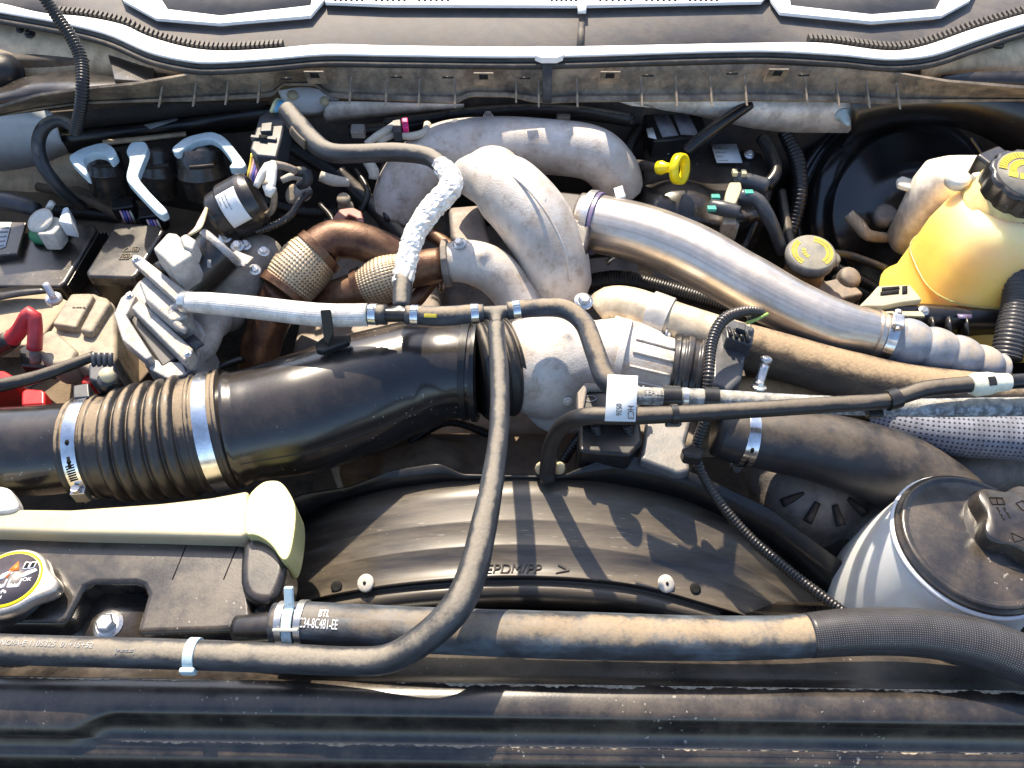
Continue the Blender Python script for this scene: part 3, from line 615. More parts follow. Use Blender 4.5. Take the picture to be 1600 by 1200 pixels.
for x, y in ((526, 917), (1086, 920)):
    z = rx(front, x)[2] + .002
    add('slot', lathe(W(x, y, z), (-.3 if x < 800 else .3, -.3, 1), [(.0075, -.001), (.0075, .002), (.004, .0022)], 16), KPRINT, fs_)
def shfn(u0, row0, su=.00122, sv=.0095):
    return lambda a, b, c: Lsh.at(row0 - b * 58, u0 + a * 1.22, c + .0006)
add('raised_lettering', merge(textgeo('EPDM/PP', .021, shfn(.408, 12.0), .0010), textgeo('>', .034, shfn(.531, 12.25), .0010, xs=1.1)), SHROUD, fs_, smooth=False)

# ------------------------------------------------------------------ air intake duct
dz = .0
lp = pxpath([(-90, 712, dz, 72), (60, 704, dz, 71), (170, 694, dz, 70)], False)
inl = add('air_inlet_pipe', tubegeo(lp, seg=48), DUCT, label='straight grey-black air pipe entering the ribbed rubber bellows', cat='pipe')
bp = pxpath([(125, 700, dz, 77), (160, 697, dz, 79), (250, 688, dz, 86), (330, 675, dz, 92), (362, 669, dz, 92)])
L = bp.len
def bell(d, th, L_):
    f = d / L_
    if f < .26: return .0025 if f < .03 or .15 < f < .18 else 0
    if f > .74: return .0025 if f > .97 or .80 < f < .83 else 0
    return .010 * (abs(math.sin(math.pi * (f - .26) / .096)) ** .55) - .002
bel = thing('intake_bellows', 'ribbed black rubber bellows coupling dusted brown between two clamps', 'hose', bp.at(L / 2)[0])
add('bellows', tubegeo(bp, seg=64, step=.0012, prof=bell), mat('bellows_rubber', (.018, .016, .016), .4, dust=.7, up=2.0, dscale=45, dustc=(.34, .25, .15), bump=.15, coat=.2), bel)
worm_clamp(bp, L * .09, .017, 'wide steel hose clamp on the left collar of the rubber bellows', ang=bp.facing(L * .09) + .95, off=.0025)
worm_clamp(bp, L * .90, .018, 'wide steel hose clamp on the right collar of the rubber bellows', ang=bp.facing(L * .9) + 2.4, off=.0025)
dp = pxpath([(345, 675, dz, 86), (400, 664, dz, 90), (480, 645, dz, 95), (560, 617, dz, 95), (640, 590, .005, 88), (700, 580, .01, 76), (748, 580, .012, 72)])
dt = thing('intake_duct', 'big black smooth plastic air intake duct with a bent end', 'duct', dp.at(dp.len / 2)[0])
add('duct', tubegeo(dp, seg=64, step=.005, prof=lambda d, th, L_: (.003 if abs(d - .022) < .004 else 0) + (.002 if d < .008 else 0)), DUCT, dt)
ring('end_ring', dp, dp.len * .955, .010, CLEANB, dt, .004); ring('end_ring', dp, dp.len - .002, .008, CLEANB, dt, .007)
th = dp.facing(dp.len * .4) + .62
vs = []; k = 60
sm = Path([dp.surf(dp.len * (.02 + .9 * i / k), dp.facing(dp.len * (.02 + .9 * i / k)) + .62, 0) for i in range(k + 1)], [.0008] * (k + 1), smooth=False)
add('mould_seam', tubegeo(sm, seg=6), CLEANB, dt)
sd = dp.at(dp.len * .06)
cp = pxpath([(745, 580, .012, 76), (775, 575, .01, 78), (800, 570, .008, 74)])
ttc = add('turbo_inlet_coupler', tubegeo(cp, seg=48, step=.002, prof=ridges(.016, .006)), RUB, label='ribbed rubber coupler joining the intake duct and the turbo housing', cat='hose')
hp = thing('hose_bracket', 'black plastic clip holding the silver braided hose above the duct', 'bracket', W(515, 530, .1))
add('clip', slab([(500, 484, .150), (517, 483, .150), (521, 520, .118), (513, 537, .105), (506, 532, .108)], .145, .006), RUB, hp, bevel=.002)
add('foot', slab([(492, 535), (512, 520), (548, 522), (545, 533), (505, 548), (493, 546)], .1, .012), CLEANB, hp, bevel=.003)

# ------------------------------------------------------------------ hoses over the engine
h1, p1 = hose('silver_braided_hose', [(287, 472, .11, 15), (330, 474, .12, 17), (400, 481, .125, 18), (500, 492, .128, 18.5), (574, 492, .128, 18)], SILVER, seg=32, label='silver fabric sleeved coolant hose from the valve to the tee', cat='hose')
def tee(label, c, arms, m=CLEANB):
    t = thing('tee_connector', label, 'connector', W(*c)); g = []
    for a in arms: g.append(tubegeo(pxpath([(c[0], c[1], c[2], a[3]), a], False), seg=20, step=.02)[:2])
    add('body', merge(*g), m, t, fuse=.003); return t
def band_clamps(path, ds, parent, wd=.010, off=.0012):
    for d in ds:
        ring('clamp_band', path, d, wd, BAND, parent, off)
        a = path.facing(d) - .5; p = path.surf(d, a, off + .002); c0, T, N, B, r = path.at(d); nn = (p - c0).normalized()
        add('clamp_ear', box(p, T * wd * .45, T.cross(nn) * .003, nn * .003), BAND, parent, bevel=.001)
t1 = tee('black plastic tee joining the silver hose and the foil hose', (626, 492, .13), [(576, 492, .129, 12), (668, 494, .13, 12), (627, 470, .133, 12)])
c1 = pxpath([(574, 491, .128, 16), (604, 492, .13, 16)], False); s1 = add('hose_end', tubegeo(c1), RUBG, t1); band_clamps(c1, [c1.len * .35], t1)
c1b = pxpath([(636, 492, .13, 13.5), (660, 494, .13, 13.5)], False); add('hose_end', tubegeo(c1b), RUB, t1)
h2, p2 = hose('coolant_hose', [(634, 492, .13, 15), (690, 494, .13, 15.5), (730, 491, .13, 15), (756, 489, .13, 14)], RUBD, label='short dusty rubber hose between the two tee connectors', cat='hose')
band_clamps(p2, [.012, p2.len - .012], h2)
add('paint_mark', tubepatch(p2, .026, .042, p2.facing(.03) - .2, p2.facing(.03) + .15, .0004), YELPRINT, h2)
t2 = tee('dusty tee connector above the end of the intake duct', (776, 488, .13), [(750, 489, .13, 11), (802, 486, .13, 11), (775, 515, .127, 11)], RUBG)
h3, p3 = hose('coolant_hose', [(792, 486, .13, 14), (840, 481, .13, 14.5), (882, 483, .13, 15), (912, 505, .125, 15.5), (930, 550, .115, 16), (945, 590, .105, 17), (962, 606, .1, 17)], RUBD, label='dusty bent rubber hose dropping from the tee past the turbo', cat='hose')
band_clamps(p3, [.012], h3)
h4, p4 = hose('coolant_hose', [(-60, 1012, .03, 23), (60, 1016, .03, 23), (200, 1020, .03, 23), (330, 1024, .03, 23), (450, 1029, .03, 22.5), (550, 1033, .034, 22), (610, 1028, .044, 22.5), (665, 996, .066, 24), (712, 950, .082, 25), (738, 895, .09, 24), (754, 830, .098, 21.5), (768, 760, .105, 18.5), (779, 680, .113, 16), (781, 600, .121, 15), (777, 540, .127, 14), (775, 508, .128, 13.5)], RUBG, seg=28, label='long grey dusty coolant hose bending across the front and over the shroud', cat='hose')
def atpx(path, px, py, z): return path.S[path.near(W(px, py, z))]
d = atpx(p4, 305, 1023, .03); ring('clip', p4, d, .011, BLUEW, h4, .002)
add('clip_tail', box(p4.surf(d, p4.facing(d) + 1.1, .003), (.008, 0, 0), (0, .003, 0), (0, 0, .006)), BLUEW, h4, bevel=.002)
def hose_text(path, s, px, py, z, size, parent, m, dth=0, xs=1, off=.0005):
    d0 = atpx(path, px, py, z); th0 = path.facing(d0) + dth
    return add('printed_text', textgeo(s, size, tube_fn(path, d0, th0, off), .0002, xs=xs), m, parent, smooth=False)
hose_text(p4, 'NO/A-E 1105325  01+15+52', 6, 1014, .03, .0085, h4, GPRINT, -.25)
hose_text(p4, '[=-==-=]', 188, 1019, .03, .006, h4, GPRINT, -.0)
t3 = p4.surf
# big lower radiator hose
h5, p5 = hose('radiator_hose', [(428, 974, .014, 31), (480, 974, .016, 33), (580, 980, .018, 34), (700, 986, .018, 35), (900, 993, .018, 36), (1100, 997, .018, 34), (1200, 996, .018, 33), (1268, 993, .018, 33)], mat('radiator_hose_rubber', (.03, .032, .038), .6, dust=.9, up=1.3, dscale=30, dustc=(.36, .27, .17), bump=.2, streak=(7, 18, .6, (.12, .15, .18)), xdust=(-.25, .3, .3)), seg=40, label='thick dusty radiator hose with white part number and spring clamp', cat='hose')
hose_text(p5, 'BTL', 507, 966, .016, .0125, h5, WPRINT, -.32, xs=.6)
hose_text(p5, 'HC34-8C481-EE', 470, 976, .016, .0145, h5, WPRINT, .18, xs=.5)
sc5 = thing('spring_clamp', 'pale steel spring clamp with upright tab on the radiator hose', 'clamp', W(462, 970, .01))
d = atpx(p5, 458, 974, .016)
for k in (-.012, .010): ring('band', p5, d + k, .008, STEEL, sc5, .002)
a = p5.facing(d)
add('tab', box(p5.surf(d, a - .75, .010), (.005, 0, 0), (0, .012, .012), (0, -.002, .002)), BLUEW, sc5, bevel=.0015)
add('strap', tubepatch(p5, d - .006, d + .005, a - .55, a + .95, .003, .002), BLUEW, sc5)
add('cross_bar', box(p5.surf(d, a + .25, .006), (.014, 0, 0), (0, .0015, .001), (0, -.001, .002)), mat('clip_cream', (.6, .57, .47), .5, bump=.05), sc5, bevel=.001)
h6, p6 = hose('mesh_sleeved_hose', [(1262, 993, .018, 34), (1340, 987, .02, 36), (1430, 988, .02, 37), (1520, 1003, .02, 38), (1600, 1030, .018, 39), (1680, 1058, .015, 40)], MESHS, seg=48, label='black braided mesh sleeve covering the right end of the radiator hose', cat='hose')

# ------------------------------------------------------------------ turbo
tb = thing('turbocharger', 'grey cast turbo compressor housing right of the intake duct', 'turbocharger', W(860, 600, -.1))
c0 = W(855, 572, .005)
add('volute', merge(ball(c0, .078, (1, 1, .95), 28), tubegeo(pxpath([(800, 572, .0, 70), (860, 572, .005, 78), (930, 562, .005, 66)], False), seg=32)[:2], tubegeo(pxpath([(930, 560, .01, 60), (965, 560, .01, 64), (975, 562, .01, 64)], False), seg=32)[:2], tubegeo(pxpath([(882, 528, .06, 9), (882, 524, .078, 9)], False), seg=16)[:2], tubegeo(pxpath([(860, 640, -.02, 50), (880, 620, -.03, 55), (960, 640, -.06, 50)]), seg=24)[:2]), CAST, tb, fuse=.0035)
ip = pxpath([(965, 560, .012, 54), (1000, 567, .012, 52), (1052, 580, .01, 50)], False)
add('inlet_casting', merge(tubegeo(ip, seg=32)[:2], tubegeo(pxpath([(975, 505, .045, 9), (1035, 522, .04, 9)], False), seg=14)[:2], tubegeo(pxpath([(955, 605, .05, 11), (1000, 612, .05, 10)], False), seg=14)[:2], tubegeo(pxpath([(958, 505, .04, 14), (982, 512, .04, 12)], False), seg=14)[:2]), CAST, tb, fuse=.0028)
ring('flange', ip, .004, .012, CAST, tb, .009)
for k in range(4):
    a = ip.facing(.04) - .7 + k * .42; q = Path([ip.surf(.02, a, .001), ip.surf(ip.len - .006, a, .001)], [.002, .002], smooth=False); add('cast_rib', tubegeo(q, seg=8), CAST, tb)
bolt(tb, 1040, 524, .042, 8, ax=(1, -.2, -.1)); bolt(tb, 1004, 613, .05, 8, ax=(1, -.2, -.1)); bolt(tb, 912, 470, .085, 11, ax=(.1, -.2, 1), m=STEEL)
bolt(tb, 887, 628, .02, 6, ax=(0, -1, .4), m=CAST)
sn = thing('throttle_sensor', 'black ribbed inlet collar and sensor body beside the turbo', 'sensor', W(1090, 590, 0))
ipb = pxpath([(1046, 578, .01, 50), (1060, 580, .01, 56), (1100, 588, .01, 54), (1125, 592, .01, 48)], False)
add('collar', tubegeo(ipb, seg=40, step=.0015, prof=lambda d, th, L_: .004 if (d % .018) < .008 else 0), BLACK, sn)
add('body', slab([(1112, 525), (1130, 510), (1172, 520), (1160, 590), (1140, 612), (1112, 600)], .075, .07), DCONN, sn, bevel=.006)
add('plug', slab([(1132, 505), (1145, 498), (1180, 512), (1176, 540), (1135, 528)], .095, .03), DCONN, sn, bevel=.003)
for k in range(4): add('plug_rib', box(W(1140 + k * 9, 518 + k * 3, .097), (.0022, 0, 0), (0, .010, -.003), (0, 0, .002)), CLEANB, sn)
add('latch', slab([(1152, 502), (1166, 505), (1164, 516), (1150, 512)], .105, .012), DCONN, sn, bevel=.001)
swr, swp = conduit('sensor_wire', [(1168, 498, .11, 5), (1190, 488, .12, 6), (1160, 487, .13, 7.5), (1130, 500, .13, 9), (1112, 535, .12, 9), (1108, 580, .11, 8), (1106, 608, .095, 8)], BLACK, label='looped corrugated wire conduit from the sensor plug', cat='wire')
hose('green_core', [(1166, 505, .112, 2.5), (1180, 500, .118, 2.5), (1200, 490, .122, 2.5)], mat('green_wire', (.35, .5, .12), .5, bump=0), swr, seg=8)

# ------------------------------------------------------------------ intake manifold and elbow
mf = thing('intake_manifold', 'cast aluminium intake manifold arch with sunlit elbow', 'manifold', W(800, 350, -.05))
T_ = lambda pts, seg=28: tubegeo(pxpath(pts), seg=seg, step=.01)[:2]
add('arch', merge(T_([(615, 345, -.03, 40), (640, 285, .02, 46), (690, 240, .055, 46), (770, 228, .075, 44), (860, 230, .08, 42), (925, 240, .075, 42), (958, 268, .05, 40), (970, 300, .01, 36)]),
    T_([(690, 250, .06, 36), (700, 215, .08, 24), (706, 205, .09, 14)]), T_([(760, 215, .09, 22), (762, 200, .1, 12)])), CAST, mf, fuse=.004)
add('elbow', merge(T_([(720, 275, .10, 26), (755, 278, .115, 40), (795, 300, .115, 56), (835, 345, .095, 58), (862, 400, .06, 52), (872, 450, .015, 46), (872, 490, -.03, 44)], 36), ball(W(770, 268, .11), .043, (1.1, 1, .9)), T_([(880, 400, .05, 40), (890, 450, .0, 36)])), CAST, mf, fuse=.004)
add('flange_rim', tubegeo(Path([W(975, 262, .06), W(985, 300, .02)], [.012, .012], smooth=False), seg=16), CAST, mf)
for x, y, z, r in ((763, 188, .105, 9), (712, 200, .1, 9)): bolt(mf, x, y, z, r, ax=(0, -.15, 1), h=1.6)
for pts in ([(745, 262, .15, 2.2), (800, 275, .163, 2.2), (845, 320, .150, 2.2), (880, 385, .110, 2.2), (892, 440, .06, 2.2)], [(680, 226, .092, 2), (770, 206, .112, 2), (860, 210, .116, 2), (930, 222, .108, 2)]):
    hose('parting_line', pts, CAST, mf, seg=8)
for x, y, z in ((845, 312, .145), (800, 420, .05), (655, 232, .09), (905, 215, .115)): add('boss', lathe(W(x, y, z), (0, -.4, 1), [(.011, -.03), (.010, .0), (.008, .003), (.004, .003)], 18), CAST, mf)
tp = thing('turbine_inlet_pipe', 'grey cast pipe with a square flange leading into the turbo', 'pipe', W(760, 430, 0))
add('pipe', merge(T_([(700, 412, .055, 30), (725, 408, .06, 34), (765, 420, .055, 36), (800, 455, .03, 34), (825, 500, .0, 34)]), ball(W(755, 400, .085), .012)), CAST, tp, fuse=.0035)
fp = pxpath([(693, 412, .055, 38), (703, 411, .056, 38)], False); add('flange', tubegeo(fp, seg=10, step=.003), CASTD, tp, bevel=.002)
bolt(tp, 718, 380, .095, 8, ax=(-.3, -.1, 1)); bolt(tp, 690, 448, .04, 7, ax=(-1, -.3, .5), m=RUST)
bx1 = add('plenum_bracket', slab([(700, 322), (752, 318), (760, 350), (775, 395), (735, 390), (705, 370)], .05, .09), CASTD, label='dark grey bracket between the foil hose and the intake elbow', cat='bracket', bevel=.008)

# ------------------------------------------------------------------ exhaust
def weave(nt_, pitch, amp):
    def f(d, th, L_):
        a = nt_ * th / 2 + math.pi * d / pitch; b = nt_ * th / 2 - math.pi * d / pitch
        return amp * (math.sin(a) * math.sin(b)) * (1 + .6 * noise.noise(V((math.cos(th) * 2, math.sin(th) * 2, d * 40)))) + .0012 * noise.noise(V((math.cos(th) * 1.3, math.sin(th) * 1.3, d * 30))) + .006 * math.sin(math.pi * min(1, max(0, d / L_)))
    return f
ex = thing('exhaust_up_pipe', 'heat browned exhaust elbow with woven steel flex joint', 'exhaust pipe', W(460, 460, -.05))
hose('upper_elbow', [(650, 440, .0, 26), (620, 405, .035, 30), (570, 380, .06, 30), (525, 374, .065, 31), (500, 388, .06, 33), (490, 402, .055, 33)], RUST, ex, seg=32)
fA = pxpath([(505, 388, .062, 36), (480, 412, .05, 38), (452, 445, .032, 38), (440, 460, .025, 37)])
add('flex_joint', tubegeo(fA, .008, fA.len - .008, seg=192, step=.0009, prof=weave(48, .0056, .0008)), mat('steel_braid_gaps', (.60, .48, .33), .42, metal=.6, bump=.1, braid=(150.8, 561, -.45, -.8), bcol=(.05, .03, .02), second=(.42, .28, .15), dust=.2), ex)
ring('collar', fA, .008, .012, RUST, ex, .004); ring('collar', fA, fA.len - .008, .014, RUST, ex, .005)
hose('lower_pipe', [(446, 452, .028, 33), (430, 480, .0, 33), (414, 520, -.03, 31), (404, 570, -.07, 30), (400, 640, -.14, 30)], RUST, ex, seg=32)
ex2 = thing('exhaust_crossover', 'second browned exhaust pipe with flex joint under the foil hose', 'exhaust pipe', W(600, 450, -.02))
hose('left_pipe', [(450, 490, -.05, 20), (500, 468, -.01, 22), (540, 458, .01, 26), (575, 448, .02, 28)], RUST, ex2, seg=28)
fB = pxpath([(560, 452, .015, 28), (600, 437, .03, 31), (640, 424, .04, 30)])
add('flex_joint', tubegeo(fB, .006, fB.len - .006, seg=192, step=.0009, prof=weave(48, .0056, .0008)), MATS['steel_braid_gaps'], ex2)
ring('collar', fB, .006, .012, RUST, ex2, .004)
hose('right_pipe', [(630, 427, .038, 27), (665, 418, .048, 28), (692, 412, .054, 26)], RUST, ex2, seg=28)
hose('lower_band', [(590, 478, -.01, 10), (640, 475, 0, 12), (665, 450, .01, 12), (680, 430, .02, 12)], RUST, ex2, seg=16)
add('lifting_bracket', merge(slab([(515, 345), (530, 326), (552, 323), (565, 330), (574, 368), (566, 370), (556, 340), (545, 335), (530, 350), (520, 352)], .075, .02)), mat('red_oxide', (.30, .10, .08), .5, bump=.1, dust=.3), label='reddish brown lifting eye behind the exhaust elbow', cat='bracket', bevel=.003)

# ------------------------------------------------------------------ foil hose and heater hose
f1 = thing('foil_wrapped_hose', 'silver foil wrapped hose standing above the second flex joint', 'hose', W(640, 430, .12))
fpth = pxpath([(628, 445, .136, 17), (636, 405, .145, 17.5), (650, 362, .155, 18), (676, 325, .163, 19), (702, 296, .17, 19), (704, 276, .172, 18), (688, 258, .17, 15)])
def crinkle(d, th, L_): return -.0022 * abs(noise.noise(V((math.cos(th) * 1.6, math.sin(th) * 1.6, d * 55)))) + .0022 * noise.noise(V((math.cos(th) * 4, math.sin(th) * 4, d * 140))) - (.0016 if (d * 1.0 + th * .004) % .028 < .003 else 0)
add('foil', tubegeo(fpth, seg=30, step=.003, prof=crinkle), FOIL, f1, smooth=False)
hose('hose_end', [(627, 482, .132, 13), (628, 462, .135, 15), (630, 435, .139, 15)], RUBG, f1, smooth=False)
hh, hhp = hose('heater_hose', [(696, 268, .17, 14), (672, 246, .168, 14), (620, 238, .162, 14.5), (560, 240, .158, 14.5), (515, 238, .158, 15), (486, 218, .16, 16), (466, 195, .165, 16), (448, 172, .17, 15)], RUBG, seg=24, label='dark grey heater hose bending from the foil hose to the connector', cat='hose')
d = atpx(hhp, 488, 205, .16); add('guard', tubepatch(hhp, d - .028, d + .012, hhp.facing(d) + 2.6 - 3.9, hhp.facing(d) + 2.6 - 3.1, .0, .004), mat('brown_guard', (.11, .085, .06), .6, bump=.1), hh)

# ------------------------------------------------------------------ throttle and exhaust valve on the left
eg = thing('exhaust_valve', 'silver cast valve body with black motor and grey plug', 'valve', W(260, 500, 0))
SIL = mat('silver_casting', (.40, .395, .39), .5, metal=.45, dust=.6, dustc=(.36, .28, .20), dscale=30, up=.5, bump=.6, bscale=300, grime=.7)
add('motor', tubegeo(pxpath([(288, 448, .075, 37), (345, 390, .1, 37)], False), seg=36), BLACK, eg, bevel=.003)
mA, mB = W(288, 448, .075), W(345, 390, .1); mD = (mB - mA).normalized()
add('motor_cap', merge(lathe(mB, mD, [(.036, -.004), (.037, .004), (.034, .008)], 32), box(mB + mD * .002 + V((.025, -.012, -.01)), (.016, -.008, 0), (.004, .008, 0), mD * .005)), SIL, eg, fuse=.002)
add('motor_neck', tubegeo(pxpath([(255, 430, .1, 22), (300, 400, .1, 20)], False), seg=24), BLACK, eg)
add('mount_plate', slab([(204, 406), (218, 398), (292, 455), (296, 470), (278, 472)], .118, .014), SIL, eg, bevel=.002)
add('data_mark', box(mA.lerp(mB, .6) + (CAM - mA).normalized() * .0335, V((.006, 0, 0)), V((0, .004, .004)), (CAM - mA).normalized() * .0006), GPRINT, eg)
add('gear_housing', slab([(216, 440), (230, 426), (290, 470), (294, 492), (268, 502), (226, 466)], .100, .035), SIL, eg, bevel=.004, seg=3)
add('body', slab([(190, 472), (215, 436), (236, 430), (300, 480), (322, 520), (304, 575), (262, 594), (225, 568)], .05, .09), SIL, eg, bevel=.007, seg=3)
for x, y in ((236, 478), (254, 492), (270, 508)): add('pillar', tubegeo(pxpath([(x, y, .06, 10), (x + 14, y - 12, .075, 10)], False), seg=16), SIL, eg)
add('frame', slab([(177, 490), (188, 465), (203, 452), (213, 462), (197, 492), (238, 556), (228, 562), (190, 530)], .070, .024), SIL, eg, bevel=.003)
add('frame', slab([(204, 480), (218, 466), (302, 545), (288, 564)], .078, .026), SIL, eg, bevel=.003)
add('foot', slab([(236, 560), (286, 566), (292, 584), (262, 592), (232, 576)], .056, .03), SIL, eg, bevel=.003)
for x, y, z in ((202, 462, .071), (293, 552, .079), (213, 404, .119), (284, 463, .119)): bolt(eg, x, y, z, 5, ax=(0, -.1, 1))
add('black_insert', slab([(200, 498), (210, 490), (282, 556), (252, 574)], .057, .012), CLEANB, eg, bevel=.004)
add('lower_pipe', merge(T_([(262, 588, .02, 16), (295, 566, .03, 18), (322, 540, .03, 19), (335, 505, .03, 18)]), ball(W(330, 500, .03), .03), ball(W(370, 440, .02), .05), ball(W(405, 405, .03), .04), ball(W(350, 480, .0), .04)), mat('dusty_casting', (.34, .31, .28), .7, metal=.3, dust=.55, dustc=(.34, .27, .19), bump=.4), eg, fuse=.004)
hose('pipe_stub', [(284, 478, .108, 6), (272, 480, .1, 6), (268, 494, .095, 6), (278, 508, .092, 6), (292, 517, .09, 6)], SIL, eg, seg=14)
add('blue_plate', slab([(282, 533), (302, 522), (318, 536), (298, 548)], .066, .004), DCONN, eg)
cn = add('plug', slab([(238, 388), (262, 362), (276, 364), (302, 388), (298, 400), (270, 418)], .15, .05), CONN, eg, bevel=.004)
add('plug_cap', slab([(280, 370), (290, 364), (306, 374), (300, 390), (286, 384)], .155, .03), CONN, eg, bevel=.003)
for k in range(3): hose('wire', [(294, 368, .15, 2.2), (305 + 3 * k, 358, .15, 2.2), (312 + 3 * k, 345, .14, 2.2), (325, 320, .12, 2.2)], mat('wire%d' % k, ((.5, .35, .3), (.45, .3, .5), (.55, .45, .25))[k], .5, bump=0), eg, seg=8)
ring('hose_clip', p1, .007, .012, STEEL, eg, .002)
for x, y in ((360, 400), (383, 382), (412, 392), (398, 421)): bolt(eg, x, y, .075, 7, ax=(.3, -.3, 1))

ac = thing('vacuum_actuator', 'round black actuator can with a white printed label', 'actuator', W(375, 325, .05))
ap = pxpath([(338, 344, .09, 34), (344, 341, .092, 40), (360, 332, .098, 41), (363, 330, .1, 45), (392, 314, .112, 45), (398, 311, .115, 43), (402, 309, .116, 38)], False)
add('can', tubegeo(ap, seg=48, step=.0015), BLACK, ac, bevel=.0015)
a = ap.facing(.045); lo = atpx(ap, 365, 329, .1); hi = atpx(ap, 384, 318, .11)
lb = add('label', tubepatch(ap, lo + .002, hi, a - .72, a + .52, .0006, .0006), PAPER, ac)
for k in range(3):
    add('label_print', textgeo(('==-=--==-=', '-==-=-==', '=--==-')[k], .0048, (lambda kk: (lambda x, y, z: ap.surf(lo + .004 + kk * .0056 + y, a - .62 + x / .040, .0014 + z)))(2 - k), .0001), KPRINT, lb, smooth=False)
hose('rim', [(398, 311, .115, 5)] and [(404, 340, .085, 5), (424, 330, .1, 5), (428, 300, .14, 5), (412, 284, .155, 5)], BEIGE, ac, seg=10)
for x, y in ((352, 370), (371, 384)): bolt(ac, x, y, .08, 8)
conduit('actuator_wire', [(400, 362, .08, 5), (432, 350, .09, 5.5), (455, 335, .09, 5.5), (470, 312, .09, 5), (485, 300, .08, 5)], BLACK, period=.005, label='thin corrugated wire behind the round actuator', cat='wire')
# plug and coloured wires
pg = thing('harness_plug', 'slate grey multi-pin plug with coloured wires below the cowl', 'connector', W(415, 215, .08))
add('shell', slab([(404, 182), (420, 172), (446, 182), (440, 215), (432, 245), (400, 242), (390, 232)], .13, .05), DCONN, pg, bevel=.004)
add('latch', slab([(408, 192), (426, 190), (424, 204), (406, 205)], .137, .012), DCONN, pg, bevel=.002)
add('rib', slab([(392, 210), (432, 214), (431, 218), (391, 214)], .135, .01), DCONN, pg, bevel=.001)
add('latch_hole', slab([(405, 210), (418, 211), (416, 217), (404, 215)], .1365, .002), KPRINT, pg)
WC = [(.75, .6, .1), (.7, .45, .5), (.12, .13, .5), (.45, .25, .45), (.55, .5, .4), (.1, .3, .1)]
for k in range(6):
    hose('wire', [(394 + k * 5, 240, .1, 2.4), (392 + k * 4.4, 255, .09, 2.4), (388 + k * 4, 275, .08, 2.4), (390 + k * 3, 292, .06, 2.4)], mat('cwire%d' % k, WC[k], .45, bump=0), pg, seg=8)
for k in range(3):
    hose('wire', [(424 + k * 5, 175, .14, 3), (430 + k * 5, 160, .145, 3), (436 + 3 * k, 156 + 3 * k, .14, 3), (444, 165 + 4 * k, .135, 3)], mat('bwire%d' % k, ((.65, .62, .35), (.2, .35, .4), (.05, .35, .62))[k], .45, bump=0), pg, seg=8)
wt = thing('taped_loom', 'white taped wiring loom curling beside the round actuator', 'wiring', W(430, 280, .05))
hose('white_tape', [(400, 292, .14, 5), (412, 270, .15, 7), (424, 257, .155, 8), (424, 278, .15, 8), (420, 296, .145, 10), (428, 302, .14, 9)], mat('white_tape', (.72, .69, .63), .7, bump=.4), wt, seg=14)
hose('brown_tape', [(424, 257, .155, 7), (444, 260, .145, 6), (462, 267, .13, 6)], mat('brown_tape', (.30, .25, .2), .8, bump=.5), wt, seg=14)
hose('elbow', [(460, 268, .125, 7), (478, 270, .12, 9), (480, 284, .11, 8), (468, 290, .1, 7)], RUBG, wt, seg=14)
gp = thing('glow_plug_cap', 'grey domed plug cap with a pale ring below the heater hose', 'cap', W(470, 305, .05))
add('ring', lathe(W(460, 304, .07), (-.5, -.4, .6), [(.016, 0), (.016, .005), (.01, .006)], 20), BEIGE, gp); add('dome', ball(W(473, 300, .075), .015), CONN, gp)
for i, (pts, lab) in enumerate((([(440, 282, .1, 5), (460, 275, .1, 6), (480, 285, .08, 5)], 'pale crumpled tape wrapped wire beside the grey domed plug cap'), ([(500, 275, .07, 8), (520, 282, .06, 9), (545, 285, .05, 7)], 'pale taped wire under the heater hose'), ([(572, 225, .09, 5), (590, 212, .1, 6), (610, 200, .1, 6), (616, 195, .1, 5)], 'pale taped wire rising towards the pink clip'), ([(590, 222, .09, 6), (606, 212, .09, 7), (620, 208, .09, 5)], 'short pale taped wire under the pink clip'), ([(629, 213, .1, 5), (648, 212, .1, 6), (664, 206, .1, 6), (668, 194, .1, 6)], 'pale taped wire curving beside the manifold bolt'), ([(574, 252, .06, 8), (584, 268, .05, 9), (584, 280, .04, 8)], 'grey taped wire hanging below the heater hose'))):
    hose('taped_wire', pts, mat('pale_tape', (.55, .50, .42), .8, bump=.6), label=lab, cat='wire', seg=12)
add('pink_clip', slab([(627, 184), (637, 183), (638, 198), (629, 200)], .11, .012), PINK, label='small bright pink connector clip under the cowl', cat='clip', bevel=.002)
add('injector_plug', slab([(612, 188), (626, 185), (628, 205), (614, 205)], .105, .02), DCONN, label='small dark plug holding the pink clip', cat='connector', bevel=.002)

